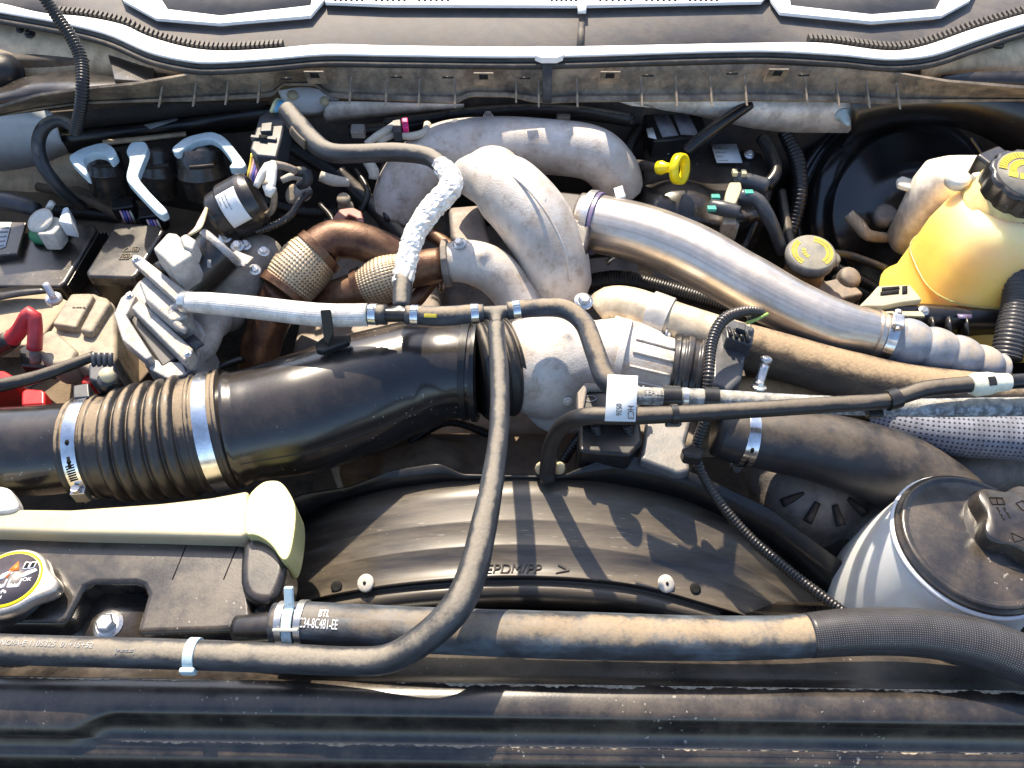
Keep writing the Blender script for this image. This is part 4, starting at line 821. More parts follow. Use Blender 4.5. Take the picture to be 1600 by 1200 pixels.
# three relays with pale brackets
for i, (poly, bod, lab) in enumerate((
    ([(104, 246), (126, 232), (160, 222), (176, 229), (183, 241), (172, 252), (164, 240), (148, 237), (128, 246), (139, 277), (133, 275)], [(158, 240, .07, 27), (166, 270, .045, 29), (172, 300, .01, 27)], 'black relay in a pale blue bracket nearest the inner fender'),
    ([(196, 236), (204, 221), (226, 220), (232, 230), (219, 262), (214, 276), (236, 302), (264, 330), (250, 338), (214, 300), (195, 279), (203, 248)], [(244, 238, .075, 28), (246, 268, .05, 29), (250, 300, .01, 26)], 'black relay with an S-shaped pale blue bracket, middle of three'),
    ([(266, 232), (290, 213), (330, 204), (352, 213), (386, 256), (378, 263), (356, 262), (364, 252), (342, 223), (326, 215), (300, 222), (276, 240)], [(312, 238, .085, 34), (316, 268, .06, 36), (325, 300, .02, 32)], 'large black relay under an arched pale blue bracket by the plug'))):
    t = thing('relay', lab, 'relay', W(bod[1][0], bod[1][1], 0), 'relays on the tray')
    rp = pxpath(bod); add('case', tubegeo(rp, seg=20, step=.004, prof=lambda d, th, L_: .003 if .03 < d < .036 else 0), mat('oily_black', (.034, .029, .025), .22, coat=.5, dust=.5, dustc=(.2, .15, .1), dscale=70, bump=.2), t, bevel=.004)
    add('bracket', slab(soft(poly, 2, .18), .11, .014), BLUEW, t, bevel=.0025)
    p = rp.at(.03); add('cross_bar', box(rp.surf(.022, rp.facing(.022), .003), (.02, 0, .002), (0, .002, 0), (0, 0, .003)), DARK, t)
    add('cap', ball(rp.at(.01)[0], p[4] * .8, (1, .8, .7), 14), MATS['oily_black'], t)

# ------------------------------------------------------------------ left front electrical parts
fb = thing('fuse_box', 'large black dusty fuse box lid carrying the green disc', 'fuse box', W(80, 400, -.04))
add('lid', slab([(38, 345), (146, 350), (151, 358), (102, 440), (92, 448), (-50, 448), (-50, 345)], .0, .04), COVER, fb, bevel=.005, seg=3)
for k in range(3): add('side_rib', slab([(152 + k * 5, 362), (156 + k * 5, 362), (106 + k * 5, 446), (102 + k * 5, 446)], -.006 - k * .006, .02), BLACK, fb, bevel=.001)
add('lid_step', slab([(-50, 345), (42, 346), (28, 396), (-50, 404)], .012, .02), COVER, fb, bevel=.003)
add('paper_label', slab([(-40, 347), (18, 347), (8, 385), (-40, 402)], .0135, .001), PAPER, fb)
for k in range(5): add('label_line', slab([(-20, 355 + k * 8), (14 - k * 2, 354 + k * 7), (14 - k * 2, 356 + k * 7), (-20, 358 + k * 8)], .0142, .0006), GPRINT, fb)
dc = thing('diagnostic_plug', 'white plastic plugs sitting on a green round pad', 'connector', W(80, 365, .02))
add('green_pad', lathe(W(78, 364, .004), (0, 0, 1), [(.03, 0), (.031, .006), (.026, .009)], 32), GREEN, dc)
add('white_body', slab([(54, 352), (62, 336), (92, 338), (93, 352), (82, 366), (58, 366)], .045, .035), mat('white_plug', (.66, .64, .57), .45, bump=.05, dust=.4, grime=.5), dc, bevel=.004)
add('white_flange', lathe(W(65, 346, .048), (-.2, -.3, 1), [(.021, 0), (.022, .004), (.014, .006), (.01, .004)], 24), MATS['white_plug'], dc)
add('side_plug', slab([(90, 346), (98, 324), (106, 322), (112, 350)], .055, .03), mat('bluish_plug', (.65, .7, .74), .45, bump=.05), dc, bevel=.003)
add('post', tubegeo(pxpath([(76, 326, .05, 5), (82, 316, .06, 5)], False), seg=10), MATS['white_plug'], dc)
hose('left_cable', [(-50, 312, .02, 15), (10, 315, .02, 14), (40, 322, .015, 13), (60, 328, .01, 10)], DCONN, label='grey cable end entering above the fuse box', cat='cable')
f2 = thing('fuse_box', 'smaller black fuse box with embossed symbols beside the grey plug', 'fuse box', W(190, 400, -.02))
add('lid', slab([(182, 346), (248, 351), (256, 360), (214, 428), (206, 434), (136, 432), (134, 424)], .025, .022), COVER, f2, bevel=.005, seg=3)
add('body', slab([(178, 350), (252, 356), (216, 438), (140, 438)], .004, .07), BLACK, f2, bevel=.004)
add('latch', slab([(166, 432), (184, 432), (183, 438), (165, 438)], .014, .006), CREAM, f2, bevel=.001)
fn = plane_fn(W(186, 405, .0256), W(200, 405, .0256) - W(186, 405, .0256), W(199, 380, .0256) - W(186, 405, .0256))
def outline(poly, wd=.0012, h=.0008):
    g = []
    for i in range(len(poly)):
        a = V((*poly[i], 0)); b = V((*poly[(i + 1) % len(poly)], 0)); dd = (b - a).normalized(); nn = V((-dd.y, dd.x, 0)) * wd / 2
        q = [a + nn, b + nn, b - nn, a - nn]; g.append(([fn(p.x, p.y, h) for p in q] + [fn(p.x, p.y, -.001) for p in q], [(0, 1, 2, 3), (4, 5, 6, 7), (0, 1, 5, 4), (1, 2, 6, 5), (2, 3, 7, 6), (3, 0, 4, 7)]))
    return merge(*g)
EMB = mat('emboss_dust', (.16, .13, .09), .7, bump=.1)
add('embossed_symbol', merge(outline([(0, 0), (.014, 0), (.018, .006), (.014, .012), (.002, .012)]), outline([(.004, .004), (.008, .004), (.008, .009), (.004, .009)]), outline([(.010, .004), (.013, .004), (.013, .009), (.010, .009)]), outline([(.0, .018), (.012, .018), (.006, .028)]), outline([(.014, .018), (.024, .018), (.024, .028), (.014, .028)]), outline([(.016, .020), (.021, .022), (.017, .026)])), EMB, f2, smooth=False)
bt = thing('battery_terminal_cover', 'beige dusty battery terminal cover with stepped ridges', 'battery cover', W(130, 520, -.03))
add('shell', merge(slab([(110, 457), (146, 456), (176, 470), (181, 500), (181, 560), (160, 585), (95, 560), (68, 530)], .02, .1)), BEIGE, bt, bevel=.008, seg=3)
add('ridge', slab([(110, 458), (142, 457), (146, 462), (124, 500), (118, 512), (80, 506)], .034, .03), BEIGE, bt, bevel=.006)
add('ridge', slab([(152, 460), (168, 464), (172, 472), (142, 520), (122, 516)], .034, .03), BEIGE, bt, bevel=.006)
add('nose', slab([(64, 520), (82, 512), (104, 532), (120, 545), (112, 566), (80, 570), (58, 556)], .03, .05), BEIGE, bt, bevel=.007)
add('tray', slab([(-60, 452), (40, 446), (78, 456), (108, 470), (70, 520), (40, 540), (-60, 540)], -.01, .03), mat('tan_tray', (.36, .29, .2), .7, dust=.6, dustc=(.42, .33, .22), bump=.3), bt, bevel=.004)
add('grey_strap', Loft([[(-60, 462, .004), (20, 448, .006), (70, 446, .008)], [(-60, 480, .006), (20, 462, .01), (75, 455, .01)]], 12).geo(), BLACK, bt, solid=.004)
add('stud', merge(tubegeo(pxpath([(70, 442, .05, 5), (84, 466, .03, 5.5)], False), seg=12)[:2], lathe(W(86, 470, .02), (0, 0, 1), [(.012, 0), (.012, .008), (.006, .01)], 8)), mat('zinc_white', (.6, .62, .65), .4, metal=.4, bump=.1), bt)
add('embossed_print', textgeo('=-==-=', .0065, plane_fn(W(112, 482, .0346), W(140, 482, .0346) - W(112, 482, .0346), (0, 1, 0)), .0005), EMB, bt, smooth=False)
rc = thing('battery_cable', 'red looped battery cable with black sleeve and ring lug', 'cable', W(45, 530, 0))
hose('red_loop', [(16, 532, .035, 13), (32, 514, .055, 12), (43, 492, .078, 10.5), (52, 490, .08, 10.5), (55, 512, .065, 10.5), (54, 546, .04, 11)], RED, rc, seg=20)
hose('black_sleeve', [(-60, 560, .0, 16), (-10, 545, .02, 16), (20, 528, .038, 14.5)], RUB, rc, seg=20)
add('lug', tubegeo(pxpath([(54, 545, .04, 8), (56, 566, .02, 8)], False), seg=12), CASTD, rc)
add('lug_base', slab([(28, 545), (44, 535), (80, 560), (74, 575), (30, 572)], .01, .03), CLEANB, rc, bevel=.004)
hose('black_cable', [(-60, 612, .05, 10.5), (0, 602, .05, 10.5), (60, 588, .055, 10), (110, 570, .06, 9), (148, 556, .06, 8)], RUB, label='black cable crossing towards the ribbed slate plug', cat='cable')
for poly, z, lab in (([(-40, 578), (6, 578), (28, 590), (24, 604), (-40, 612)], .02, 'red plastic terminal boot under the black cable at the bay edge'), ([(32, 612), (40, 606), (66, 608), (70, 612), (70, 632), (32, 634)], .01, 'square red plastic terminal boot behind the air inlet pipe'), ([(128, 590), (140, 578), (146, 592), (142, 600), (125, 600)], .0, 'small red terminal boot beside the ribbed slate plug')):
    add('terminal_boot', slab(poly, z, .05), REDP, label=lab, cat='boot', bevel=.004)
rp_ = thing('ribbed_plug', 'slate grey ribbed plug beside the rubber bellows', 'connector', W(160, 585, .02))
add('body', slab([(138, 568), (178, 566), (178, 586), (160, 598), (138, 592)], .07, .05), DCONN, rp_, bevel=.003)
for k in range(4): add('rib', tubegeo(pxpath([(146 + k * 9, 551, .08, 4), (147 + k * 8.5, 570, .07, 4)], False), seg=10), DCONN, rp_)
add('lower_plug', slab([(114, 602), (138, 598), (140, 620), (114, 622)], .06, .04), DCONN, rp_, bevel=.002)
add('post', lathe(W(168, 592, .07), (0, 0, 1), [(.014, -.02), (.014, .0), (.012, .003)], 16), BLACK, rp_)
add('pale_ring', lathe(W(167, 585, .08), (0, 0, 1), [(.009, -.01), (.009, .004)], 14), CREAM, rp_)

for x, y, lab in ((196, 326, 'black relay plug end with striped wires under the first relay bracket'), (238, 340, 'black relay plug end with striped wires under the S-shaped bracket')):
    t = thing('relay_plug', lab, 'connector', W(x, y, .0)); add('shell', box(W(x, y, .0), (.018, .004, 0), (-.004, .014, 0), (0, 0, .014)), CLEANB, t, bevel=.003)
    for k in range(4): hose('wire', [(x - 8 + k * 5, y + 4, .012, 1.8), (x - 4 + k * 5, y + 12, .01, 1.8), (x + k * 5, y + 22, -.01, 1.8)], mat('cwire%d' % (k + 1), WC[k + 1], .45, bump=0), t, seg=7)
for pts, lab in (([(555, 265, .03, 5), (575, 300, .02, 5), (560, 335, .0, 5)], 'thin black wire beside the drain hose'), ([(600, 255, .04, 4), (592, 300, .02, 4), (606, 345, .0, 4)], 'thin black wire in front of the manifold end'), ([(500, 320, .03, 5), (520, 345, .03, 5), (512, 372, .03, 4)], 'thin black wire left of the reddish lifting eye'), ([(1180, 345, .0, 6), (1165, 380, -.02, 6), (1150, 405, -.03, 6)], 'thin black line below the beige fuel connector'), ([(1290, 395, -.03, 6), (1330, 400, -.04, 6), (1385, 420, -.05, 6)], 'thin dark line crossing below the brake booster'), ([(300, 602, -.03, 6), (340, 575, -.02, 6), (380, 560, -.03, 6)], 'thin dark line between the valve body and the exhaust pipe')):
    hose('thin_wire', pts, CLEANB, seg=10, label=lab, cat='wire')

for pts, m_, lab in (([(545, 205, .05, 9), (640, 195, .05, 9), (760, 176, .06, 9), (900, 178, .06, 9), (990, 190, .05, 9)], RUB, 'black harness along the firewall behind the manifold arch'), ([(700, 178, .08, 7), (800, 170, .085, 7), (905, 172, .085, 7), (985, 185, .07, 7)], RUBG, 'grey tube along the firewall above the manifold arch'), ([(600, 190, .06, 6), (680, 182, .07, 6), (720, 172, .08, 6)], RUBG, 'short grey tube behind the pink clip'), ([(1220, 300, -.02, 9), (1250, 420, -.06, 9), (1340, 470, -.08, 9)], RUB, 'black hose dropping below the brake fluid reservoir'), ([(640, 350, -.03, 11), (680, 370, -.02, 11), (720, 400, -.02, 10)], RUST, 'brown pipe hidden between the manifold and the turbine inlet')):
    hose('firewall_line', pts, m_, seg=14, label=lab, cat='tube')
for x, y, lab in ((880, 182, 'small grey clip on the firewall harness above the manifold arch'), (560, 205, 'small grey clip on the firewall harness near the pale taped wires')):
    add('harness_clip', box(W(x, y, .07), (.012, 0, 0), (0, .01, .002), (0, -.002, .008)), CONN, label=lab, cat='clip', bevel=.002)

# conduits at the left rear
c_, cpth = conduit('corrugated_conduit', [(52, -30, .33, 8), (85, 20, .29, 9), (112, 60, .26, 9.5), (127, 95, .235, 9.5), (129, 135, .21, 9.5), (126, 170, .18, 9), (117, 208, .14, 9)], CLEANB, label='black corrugated conduit hanging down in front of the left cowl', cat='conduit')
hose('loop_hose', [(122, 205, .13, 9), (98, 189, .14, 9), (72, 196, .14, 10), (60, 222, .12, 10), (66, 256, .1, 10), (88, 288, .07, 10), (112, 312, .03, 9), (128, 322, .0, 8)], RUBG, label='dark grey hose looping in front of the pale inner fender', cat='hose')

# ------------------------------------------------------------------ right rear: dipstick, valve cover, connectors
vc = thing('valve_cover', 'black plastic valve cover with a white sticker behind the pipe', 'valve cover', W(1100, 280, -.02))
add('cover', merge(slab([(1005, 215), (1060, 215), (1190, 235), (1215, 270), (1200, 330), (1130, 350), (1040, 330), (1000, 300)], .02, .1), ball(W(1060, 325, .0), .06, (1.2, 1, .7))), BLACK, vc, fuse=.006)
add('sticker', slab([(1111, 225), (1151, 225), (1160, 254), (1120, 254)], .0275, .001), PAPER, vc)
for k, s in enumerate(('=-==-==', '-==--=-=-', '=-==-', '--=-=-==')):
    add('sticker_print', textgeo(s, (.0075, .005, .005, .005)[k], plane_fn(W(1116 + k * 2, 233 + k * 6.2, .0288), (1, 0, 0), (0, 1, 0)), .0001), KPRINT, vc, smooth=False)
for x, y in ((1171, 241), (1043, 234), (1062, 218)): bolt(vc, x, y, .028, 6)
em = thing('control_module', 'black module with two grey labels on the firewall', 'module', W(1045, 200, .03))
add('case', slab([(1005, 176), (1095, 172), (1110, 214), (1020, 220)], .055, .05), CLEANB, em, bevel=.004)
add('grey_label', slab([(1021, 181), (1044, 178), (1060, 211), (1035, 214)], .057, .001), GREYL, em); add('grey_label', slab([(1052, 180), (1076, 178), (1092, 211), (1064, 210)], .057, .001), GREYL, em)
add('white_label', slab([(1010, 201), (1020, 199), (1026, 217), (1013, 214)], .0575, .001), PAPER, em)
hose('breather_tube', [(1070, 238, .05, 10), (1110, 205, .08, 10), (1172, 162, .11, 9)], CLEANB, label='straight black tube rising from the dipstick to the heat shield', cat='tube')
ds = thing('oil_dipstick', 'bright yellow ring handled oil dipstick', 'dipstick', W(1050, 265, .05))
rc_ = W(1062, 264, .085); e1 = (W(1062, 250, .085) - rc_).normalized(); ax_ = V((.80, -.5, .35)).normalized()
u_ = (V((0, 0, 1)) - ax_ * ax_.z).normalized(); v2 = ax_.cross(u_); vs, fs = [], []
for i in range(40):
    a = 2 * math.pi * i / 40; c3 = (u_ * math.cos(a) + v2 * math.sin(a))
    for r, h in ((.017, -.007), (.0245, -.007), (.0255, 0), (.0245, .007), (.017, .007), (.016, 0)): vs.append(rc_ + c3 * r + ax_ * h)
for i in range(40):
    for k in range(6): fs.append((i * 6 + k, i * 6 + (k + 1) % 6, ((i + 1) % 40) * 6 + (k + 1) % 6, ((i + 1) % 40) * 6 + k))
add('ring_handle', (vs, fs), YEL, ds)
add('stopper', tubegeo(pxpath([(1028, 262, .075, 10), (1034, 262, .078, 11), (1040, 262, .08, 8), (1048, 262, .082, 7)], False), seg=20), YEL, ds)
hose('tube', [(975, 256, .03, 8), (1000, 258, .05, 8), (1030, 262, .072, 6)], DARK, ds, seg=14)
fc = thing('fuel_line_connectors', 'beige and black quick connectors on lines beside the valve cover', 'connector', W(1140, 330, .02))
add('beige_block', slab([(1140, 284), (1158, 284), (1160, 296), (1150, 318), (1132, 316), (1134, 300)], .06, .03), CREAM, fc, bevel=.003)
add('beige_block', slab([(1130, 335), (1150, 335), (1152, 350), (1130, 350)], .04, .03), BEIGE, fc, bevel=.003)
hose('tube', [(1145, 280, .05, 12), (1170, 284, .05, 13), (1198, 292, .045, 13)], DCONN, fc, smooth=False, seg=20)
hose('tube', [(1110, 322, .045, 11), (1130, 326, .05, 12), (1155, 332, .05, 10)], DCONN, fc, seg=20)
hose('tube', [(1155, 306, .055, 11), (1182, 312, .055, 11), (1198, 335, .04, 11), (1212, 365, .01, 10), (1222, 395, -.03, 9)], DCONN, fc, seg=20)
hose('tube', [(1145, 350, .03, 10), (1138, 372, .0, 10), (1128, 390, -.03, 9)], BEIGE, fc, seg=16)
for x, y, z in ((1118, 308, .055), (1112, 326, .06), (1170, 301, .065)): add('green_clip', box(W(x, y, z), (.007, 0, 0), (0, .005, 0), (0, 0, .003)), mat('teal_clip', (.06, .36, .28), .4, bump=0), fc, bevel=.001)
for x, y in ((1148, 270), (1162, 271)): add('pin', box(W(x, y, .065), (.004, 0, 0), (0, .006, 0), (0, 0, .004)), CREAM, fc, bevel=.001)
conduit('booster_conduit', [(1225, 205, .05, 10), (1245, 250, .03, 12), (1250, 300, .0, 11), (1240, 350, -.04, 10), (1225, 390, -.07, 9)], CLEANB, period=.007, amp=.002, label='thick black corrugated conduit in front of the brake booster', cat='conduit')
hose('vacuum_hose', [(1190, 215, .05, 10), (1205, 240, .04, 10), (1212, 270, .03, 10), (1196, 292, .02, 10)], CLEANB, label='black vacuum hose curving down behind the fuel line plugs', cat='hose')

# brake booster, master cylinder cap
bb = thing('brake_booster', 'large black domed brake booster behind the yellow bottle', 'brake booster', W(1430, 320, -.1))
bo = W(1420, 330, -.06); bax = V((0.05, -.75, .66)).normalized()
add('shell', lathe(bo, bax, [(.20, -.12), (.20, -.055), (.198, -.050), (.192, -.048), (.190, -.052), (.180, -.052), (.178, -.03), (.174, -.024), (.160, -.015), (.150, -.012), (.147, .002), (.142, .006), (.09, .014), (.085, .03), (.04, .035)], 72), mat('booster_paint', (.010, .010, .011), .22, bump=.02, coat=.6), bb)
mc = thing('brake_fluid_reservoir', 'grey brake fluid cap with yellow warning print on an amber reservoir', 'reservoir', W(1265, 400, -.03))
mo = W(1268, 396, .0); mx = V((-.06, -.12, 1)).normalized()
add('cap', lathe(mo, mx, [(.030, -.016), (.040, -.016), (.041, -.004), (.037, .003), (.034, .004), (.001, .0045)], 40), mat('cap_grey', (.20, .20, .19), .55, dust=.5, dustc=(.3, .26, .18), bump=.1), mc)
add('spout', lathe(mo + V((.036, -.004, -.008)), mx, [(.012, -.008), (.013, .0), (.011, .004)], 16), MATS['cap_grey'], mc)
add('neck', lathe(mo, mx, [(.036, -.09), (.033, -.03), (.03, -.014)], 32), mat('amber_plastic', (.22, .13, .06), .5, dust=.4, bump=.1), mc)
def arcprint(o, ax_, r0, r1, a0, a1, h, n=18, cut=None):
    ax_ = V(ax_).normalized(); u = (V((1, 0, 0)) - ax_ * ax_.x).normalized(); v = ax_.cross(u); g = []
    for i in range(n):
        if cut and (i * 7) % cut == 0: continue
        b0 = a0 + (a1 - a0) * i / n; b1 = a0 + (a1 - a0) * (i + .72) / n
        for ra, rb in ((r0, r0 + (r1 - r0) * .42), (r0 + (r1 - r0) * .55, r1)):
            q = [V(o) + u * math.cos(b) * r + v * math.sin(b) * r for r, b in ((ra, b0), (rb, b0), (rb, b1), (ra, b1))]
            g.append(([p + ax_ * h for p in q] + [p + ax_ * (h - .0006) for p in q], [(0, 1, 2, 3), (4, 5, 6, 7), (0, 1, 5, 4), (1, 2, 6, 5), (2, 3, 7, 6), (3, 0, 4, 7)]))
    return merge(*g)
add('warning_print', merge(arcprint(mo, mx, .024, .033, 2.2, 4.0, .005, 14), arcprint(mo, mx, .022, .033, -1.0, 1.3, .005, 20), arcprint(mo, mx, .010, .016, 2.6, 4.2, .0052, 4)), YELPRINT, mc, smooth=False)
ml = thing('brake_line_fitting', 'dusty brown brake line fitting below the booster', 'fitting', W(1350, 355, -.05))
hose('line', [(1325, 335, -.02, 9), (1342, 352, -.03, 10), (1358, 368, -.04, 9), (1400, 372, -.06, 7)], BEIGE, ml, seg=16)
add('union', lathe(W(1382, 338, -.03), (0, -.2, 1), [(.014, -.03), (.016, -.01), (.02, -.008), (.02, .01), (.014, .012)], 18), CASTD, ml)
for x, y, z, r, lab in ((1300, 465, -.08, .035, 'brown dusty valve block under the brake fluid reservoir'),):
    add('valve_block', merge(box(W(x, y, z), (r, .01, 0), (-.01, r * .6, 0), (0, 0, r * .6)), lathe(W(x + 14, y - 20, z), (.2, -.3, 1), [(.02, 0), (.02, .03), (.012, .035)], 16)), CASTD, label=lab, cat='valve', bevel=.005)

# coolant bottle
cb = thing('coolant_bottle', 'sunlit yellow translucent coolant bottle with a black cap', 'bottle', W(1510, 400, -.05))
def blob_loft(rings, n=40):
    vs, fs = [], []
    for r in rings: vs += r
    m = len(rings[0])
    for j in range(len(rings) - 1):
        for i in range(m): fs.append((j * m + i, j * m + (i + 1) % m, (j + 1) * m + (i + 1) % m, (j + 1) * m + i))
    fs.append(tuple(range(m))[::-1]); fs.append(tuple(range((len(rings) - 1) * m, len(rings) * m)))
    return vs, fs
def sqring(cx, cy, z, a, b, n=40, e=3.2, rot=0):
    out = []
    for i in range(n):
        t = 2 * math.pi * i / n; c, s = math.cos(t), math.sin(t)
        x = math.copysign(abs(c) ** (2 / e), c) * a; y = math.copysign(abs(s) ** (2 / e), s) * b
        out.append(V((cx + x * math.cos(rot) - y * math.sin(rot), cy + x * math.sin(rot) + y * math.cos(rot), z)))
    return out
bc = W(1530, 420, .02)
bx_, by_ = bc.x, bc.y
add('body', blob_loft([sqring(bx_ + .03, by_ - .015, -.085, .125, .085), sqring(bx_ + .03, by_ - .015, -.075, .150, .098), sqring(bx_ + .03, by_ - .012, -.04, .158, .10), sqring(bx_ + .032, by_ - .01, -.03, .145, .095), sqring(bx_ + .036, by_ + .005, .02, .132, .09), sqring(bx_ + .038, by_ + .016, .06, .122, .085), sqring(bx_ + .042, by_ + .022, .10, .110, .076), sqring(bx_ + .045, by_ + .024, .116, .10, .068), sqring(bx_ + .047, by_ + .025, .124, .085, .058), sqring(bx_ + .048, by_ + .026, .127, .06, .04)]), YELLOW, cb)
sm_ = sqring(bx_ + .036, by_ + .005, .02, .1335, .0915); add('mould_seam', tubegeo(Path(sm_ + sm_[:1], [.0014] * 41, smooth=False), seg=6), YELLOW, cb)
rear_b = W(1520, 265, .11)
add('rear_chamber', blob_loft([sqring(rear_b.x, rear_b.y + .01, -.05, .07, .04), sqring(rear_b.x, rear_b.y + .01, .07, .072, .04), sqring(rear_b.x, rear_b.y + .01, .10, .066, .036), sqring(rear_b.x, rear_b.y + .01, .112, .05, .025)]), mat('pale_bottle', (.80, .72, .60), .42, bump=.03, sss=.4), cb)
add('ear', slab([(1402, 278), (1410, 274), (1435, 282), (1432, 296), (1404, 288)], .06, .01), MATS['pale_bottle'], cb, bevel=.003)
co_ = W(1592, 292, .15); cax = V((.03, -.16, 1)).normalized()
add('neck', lathe(co_, cax, [(.062, -.045), (.062, -.03), (.055, -.026), (.055, -.008)], 40), mat('amber_neck', (.85, .58, .22), .4, bump=.03, sss=.3), cb)
cg = []
for k in range(60):
    a = 2 * math.pi * k / 60; cg.append(.052 + (.0022 if k % 6 < 4 else -.001))
uu = (V((1, 0, 0)) - cax * cax.x).normalized(); vv = cax.cross(uu)
vs = [co_ + cax * h + (uu * math.cos(2 * math.pi * k / 60) + vv * math.sin(2 * math.pi * k / 60)) * (cg[k] * q) for q, h in ((1, -.012), (1.0, .018), (.96, .023), (.9, .0245)) for k in range(60)]
add('cap', (vs, [(j * 60 + i, j * 60 + (i + 1) % 60, (j + 1) * 60 + (i + 1) % 60, (j + 1) * 60 + i) for j in range(3) for i in range(60)] + [tuple(range(180, 240))]), BLACK, cb)
add('cap_disc', lathe(co_, cax, [(.045, .0235), (.045, .0255), (.001, .026)], 40), mat('cap_disc_grey', (.17, .165, .145), .6, bump=.1, dust=.4), cb)
add('cap_print', arcprint(co_, cax, .018, .043, .6, 2.9, .0268, 18), YELPRINT, cb, smooth=False)
cu_ = lambda a, b: co_ + uu * a + vv * b + cax * .0266
def capflat(pl): return ([cu_(*p) for p in pl] + [cu_(*p) - cax * .0006 for p in pl], [tuple(range(len(pl))), tuple(range(len(pl), 2 * len(pl)))[::-1]])
add('cap_symbol', merge(capflat([(-.032, -.004), (-.020, -.008), (-.016, .003), (-.028, .007)]), capflat([(-.017, -.009), (-.005, -.013), (-.001, -.002), (-.013, .002)]), capflat([(.002, -.022), (.016, -.02), (.014, -.012), (.0, -.014)])), YELPRINT, cb)
add('cap_arm', box(W(1545, 258, .14), (.022, .012, 0), (-.006, .014, 0), (0, 0, .02)), BLACK, cb, bevel=.006)
hl = lathe(W(1499, 276, .135), (-.05, -.1, 1), [(.017, -.014), (.018, 0), (.012, .003)], 24); add('vent_cap', hl, mat('vent_white', (.7, .68, .6), .4, bump=.05), cb)
add('nozzle', box(W(1530, 276, .135), (.012, .003, 0), (-.001, .005, 0), (0, 0, .006)), MATS['vent_white'], cb, bevel=.002)
ws = add('bottle_strap', slab([(1342, 478), (1360, 460), (1372, 446), (1422, 444), (1442, 468), (1410, 472), (1380, 478)], .03, .012), CREAM, label='cream slotted strap hook at the foot of the coolant bottle', cat='strap', bevel=.003)
for p in ([(1378, 449), (1405, 447), (1406, 451), (1378, 454)], [(1376, 456), (1405, 453), (1405, 458), (1376, 461)], [(1410, 447), (1418, 446), (1418, 458), (1410, 459)]): add('slot', slab(p, .0315, .003), KPRINT, ws)
cbk = thing('bottle_bracket', 'black ribbed plastic bracket carrying the coolant bottle', 'bracket', W(1480, 500, -.02))
add('rail', Loft([[(1345, 484, .015), (1420, 474, .016), (1500, 478, .016), (1660, 480, .016)], [(1345, 488, .018), (1420, 480, .02), (1500, 486, .02), (1660, 488, .02)], [(1380, 500, .005), (1430, 502, .005), (1500, 504, .005), (1660, 506, .005)], [(1390, 520, -.03), (1430, 524, -.03), (1500, 528, -.03), (1660, 528, -.03)]], 40).geo(), BLACK, cbk, solid=.004)
add('pale_edge', slab([(1365, 486), (1440, 486), (1446, 494), (1380, 492)], .022, .004), CREAM, cbk, bevel=.001)
for x in (1428, 1452, 1478, 1505): add('rib', box(W(x, 512, .0), (.0015, 0, 0), (0, .012, .006), (0, -.006, .012)), BLACK, cbk)
bolt(cbk, 1444, 485, .022, 6); add('purple_tape', slab([(1496, 490), (1518, 490), (1519, 497), (1498, 497)], .0165, .002), PURPLE, cbk)
conduit('mesh_conduit', [(1680, 350, .1, 22), (1620, 390, .08, 22), (1590, 430, .06, 20), (1588, 470, .04, 20), (1580, 520, .02, 22), (1572, 560, .0, 22)], MESHS, period=.006, amp=.002, label='black mesh covered conduit passing the coolant bottle', cat='conduit')
hose('bottle_hose', [(1605, 350, .12, 14), (1592, 362, .11, 13), (1604, 380, .1, 13), (1640, 390, .1, 13)], RUBG, label='grey hose end beside the coolant bottle neck', cat='hose')

# ------------------------------------------------------------------ charge pipes
cp_ = pxpath([(905, 345, .045, 43), (945, 352, .05, 45), (1010, 368, .055, 46), (1080, 396, .055, 47), (1160, 440, .05, 46), (1240, 482, .045, 43), (1300, 508, .04, 42), (1345, 518, .035, 38), (1372, 524, .032, 35)])
ch = thing('charge_pipe', 'brushed aluminium charge air pipe running to the blue coupler', 'pipe', cp_.at(.2)[0])
add('pipe', tubegeo(cp_, seg=56, step=.006), PIPE, ch)
d = atpx(cp_, 930, 350, .048); ring('purple_seal', cp_, d + .002, .006, PURPLE, ch, .004); ring('silver_clip', cp_, d - .008, .012, STEEL, ch, .006)
add('plastic_socket', slab([(858, 295), (905, 300), (935, 312), (920, 380), (915, 395), (895, 372), (870, 330)], .075, .07), BLACK, ch, bevel=.008)
add('silver_tab', box(W(968, 303, .09), (.008, .004, 0), (-.002, .012, .002), (0, 0, .004)), STEEL, ch, bevel=.002)
ring('end_bead', cp_, cp_.len - .006, .008, PIPE, ch, .003)
bl = pxpath([(1362, 522, .033, 36), (1400, 532, .03, 36), (1440, 543, .026, 33), (1480, 553, .022, 31), (1520, 566, .012, 28), (1556, 580, -.004, 26)])
def bl2(d, th, L_): return 0 if d < .035 else .006 * abs(math.sin(math.pi * (d - .035) / .037)) ** .5 - .002
cpl = add('silicone_coupler', tubegeo(bl, seg=40, step=.0015, prof=bl2), BLUES, label='dusty blue silicone bellows coupler on the charge pipe end', cat='hose')
worm_clamp(bl, .019, .014, 'steel worm clamp on the blue silicone coupler', ang=bl.facing(.019) - .75)
tp2 = pxpath([(938, 492, .02, 30), (955, 480, .03, 33), (990, 484, .035, 34), (1060, 508, .035, 34), (1130, 530, .03, 34), (1180, 545, .028, 34)])
ct = thing('compressor_outlet_pipe', 'sunlit tan metal outlet pipe with a raised band behind the turbo', 'pipe', tp2.at(.1)[0])
OUT = mat('tan_metal_pipe', (.60, .50, .36), .45, metal=.45, bump=.15, dust=.5, dustc=(.55, .44, .3), up=.3)
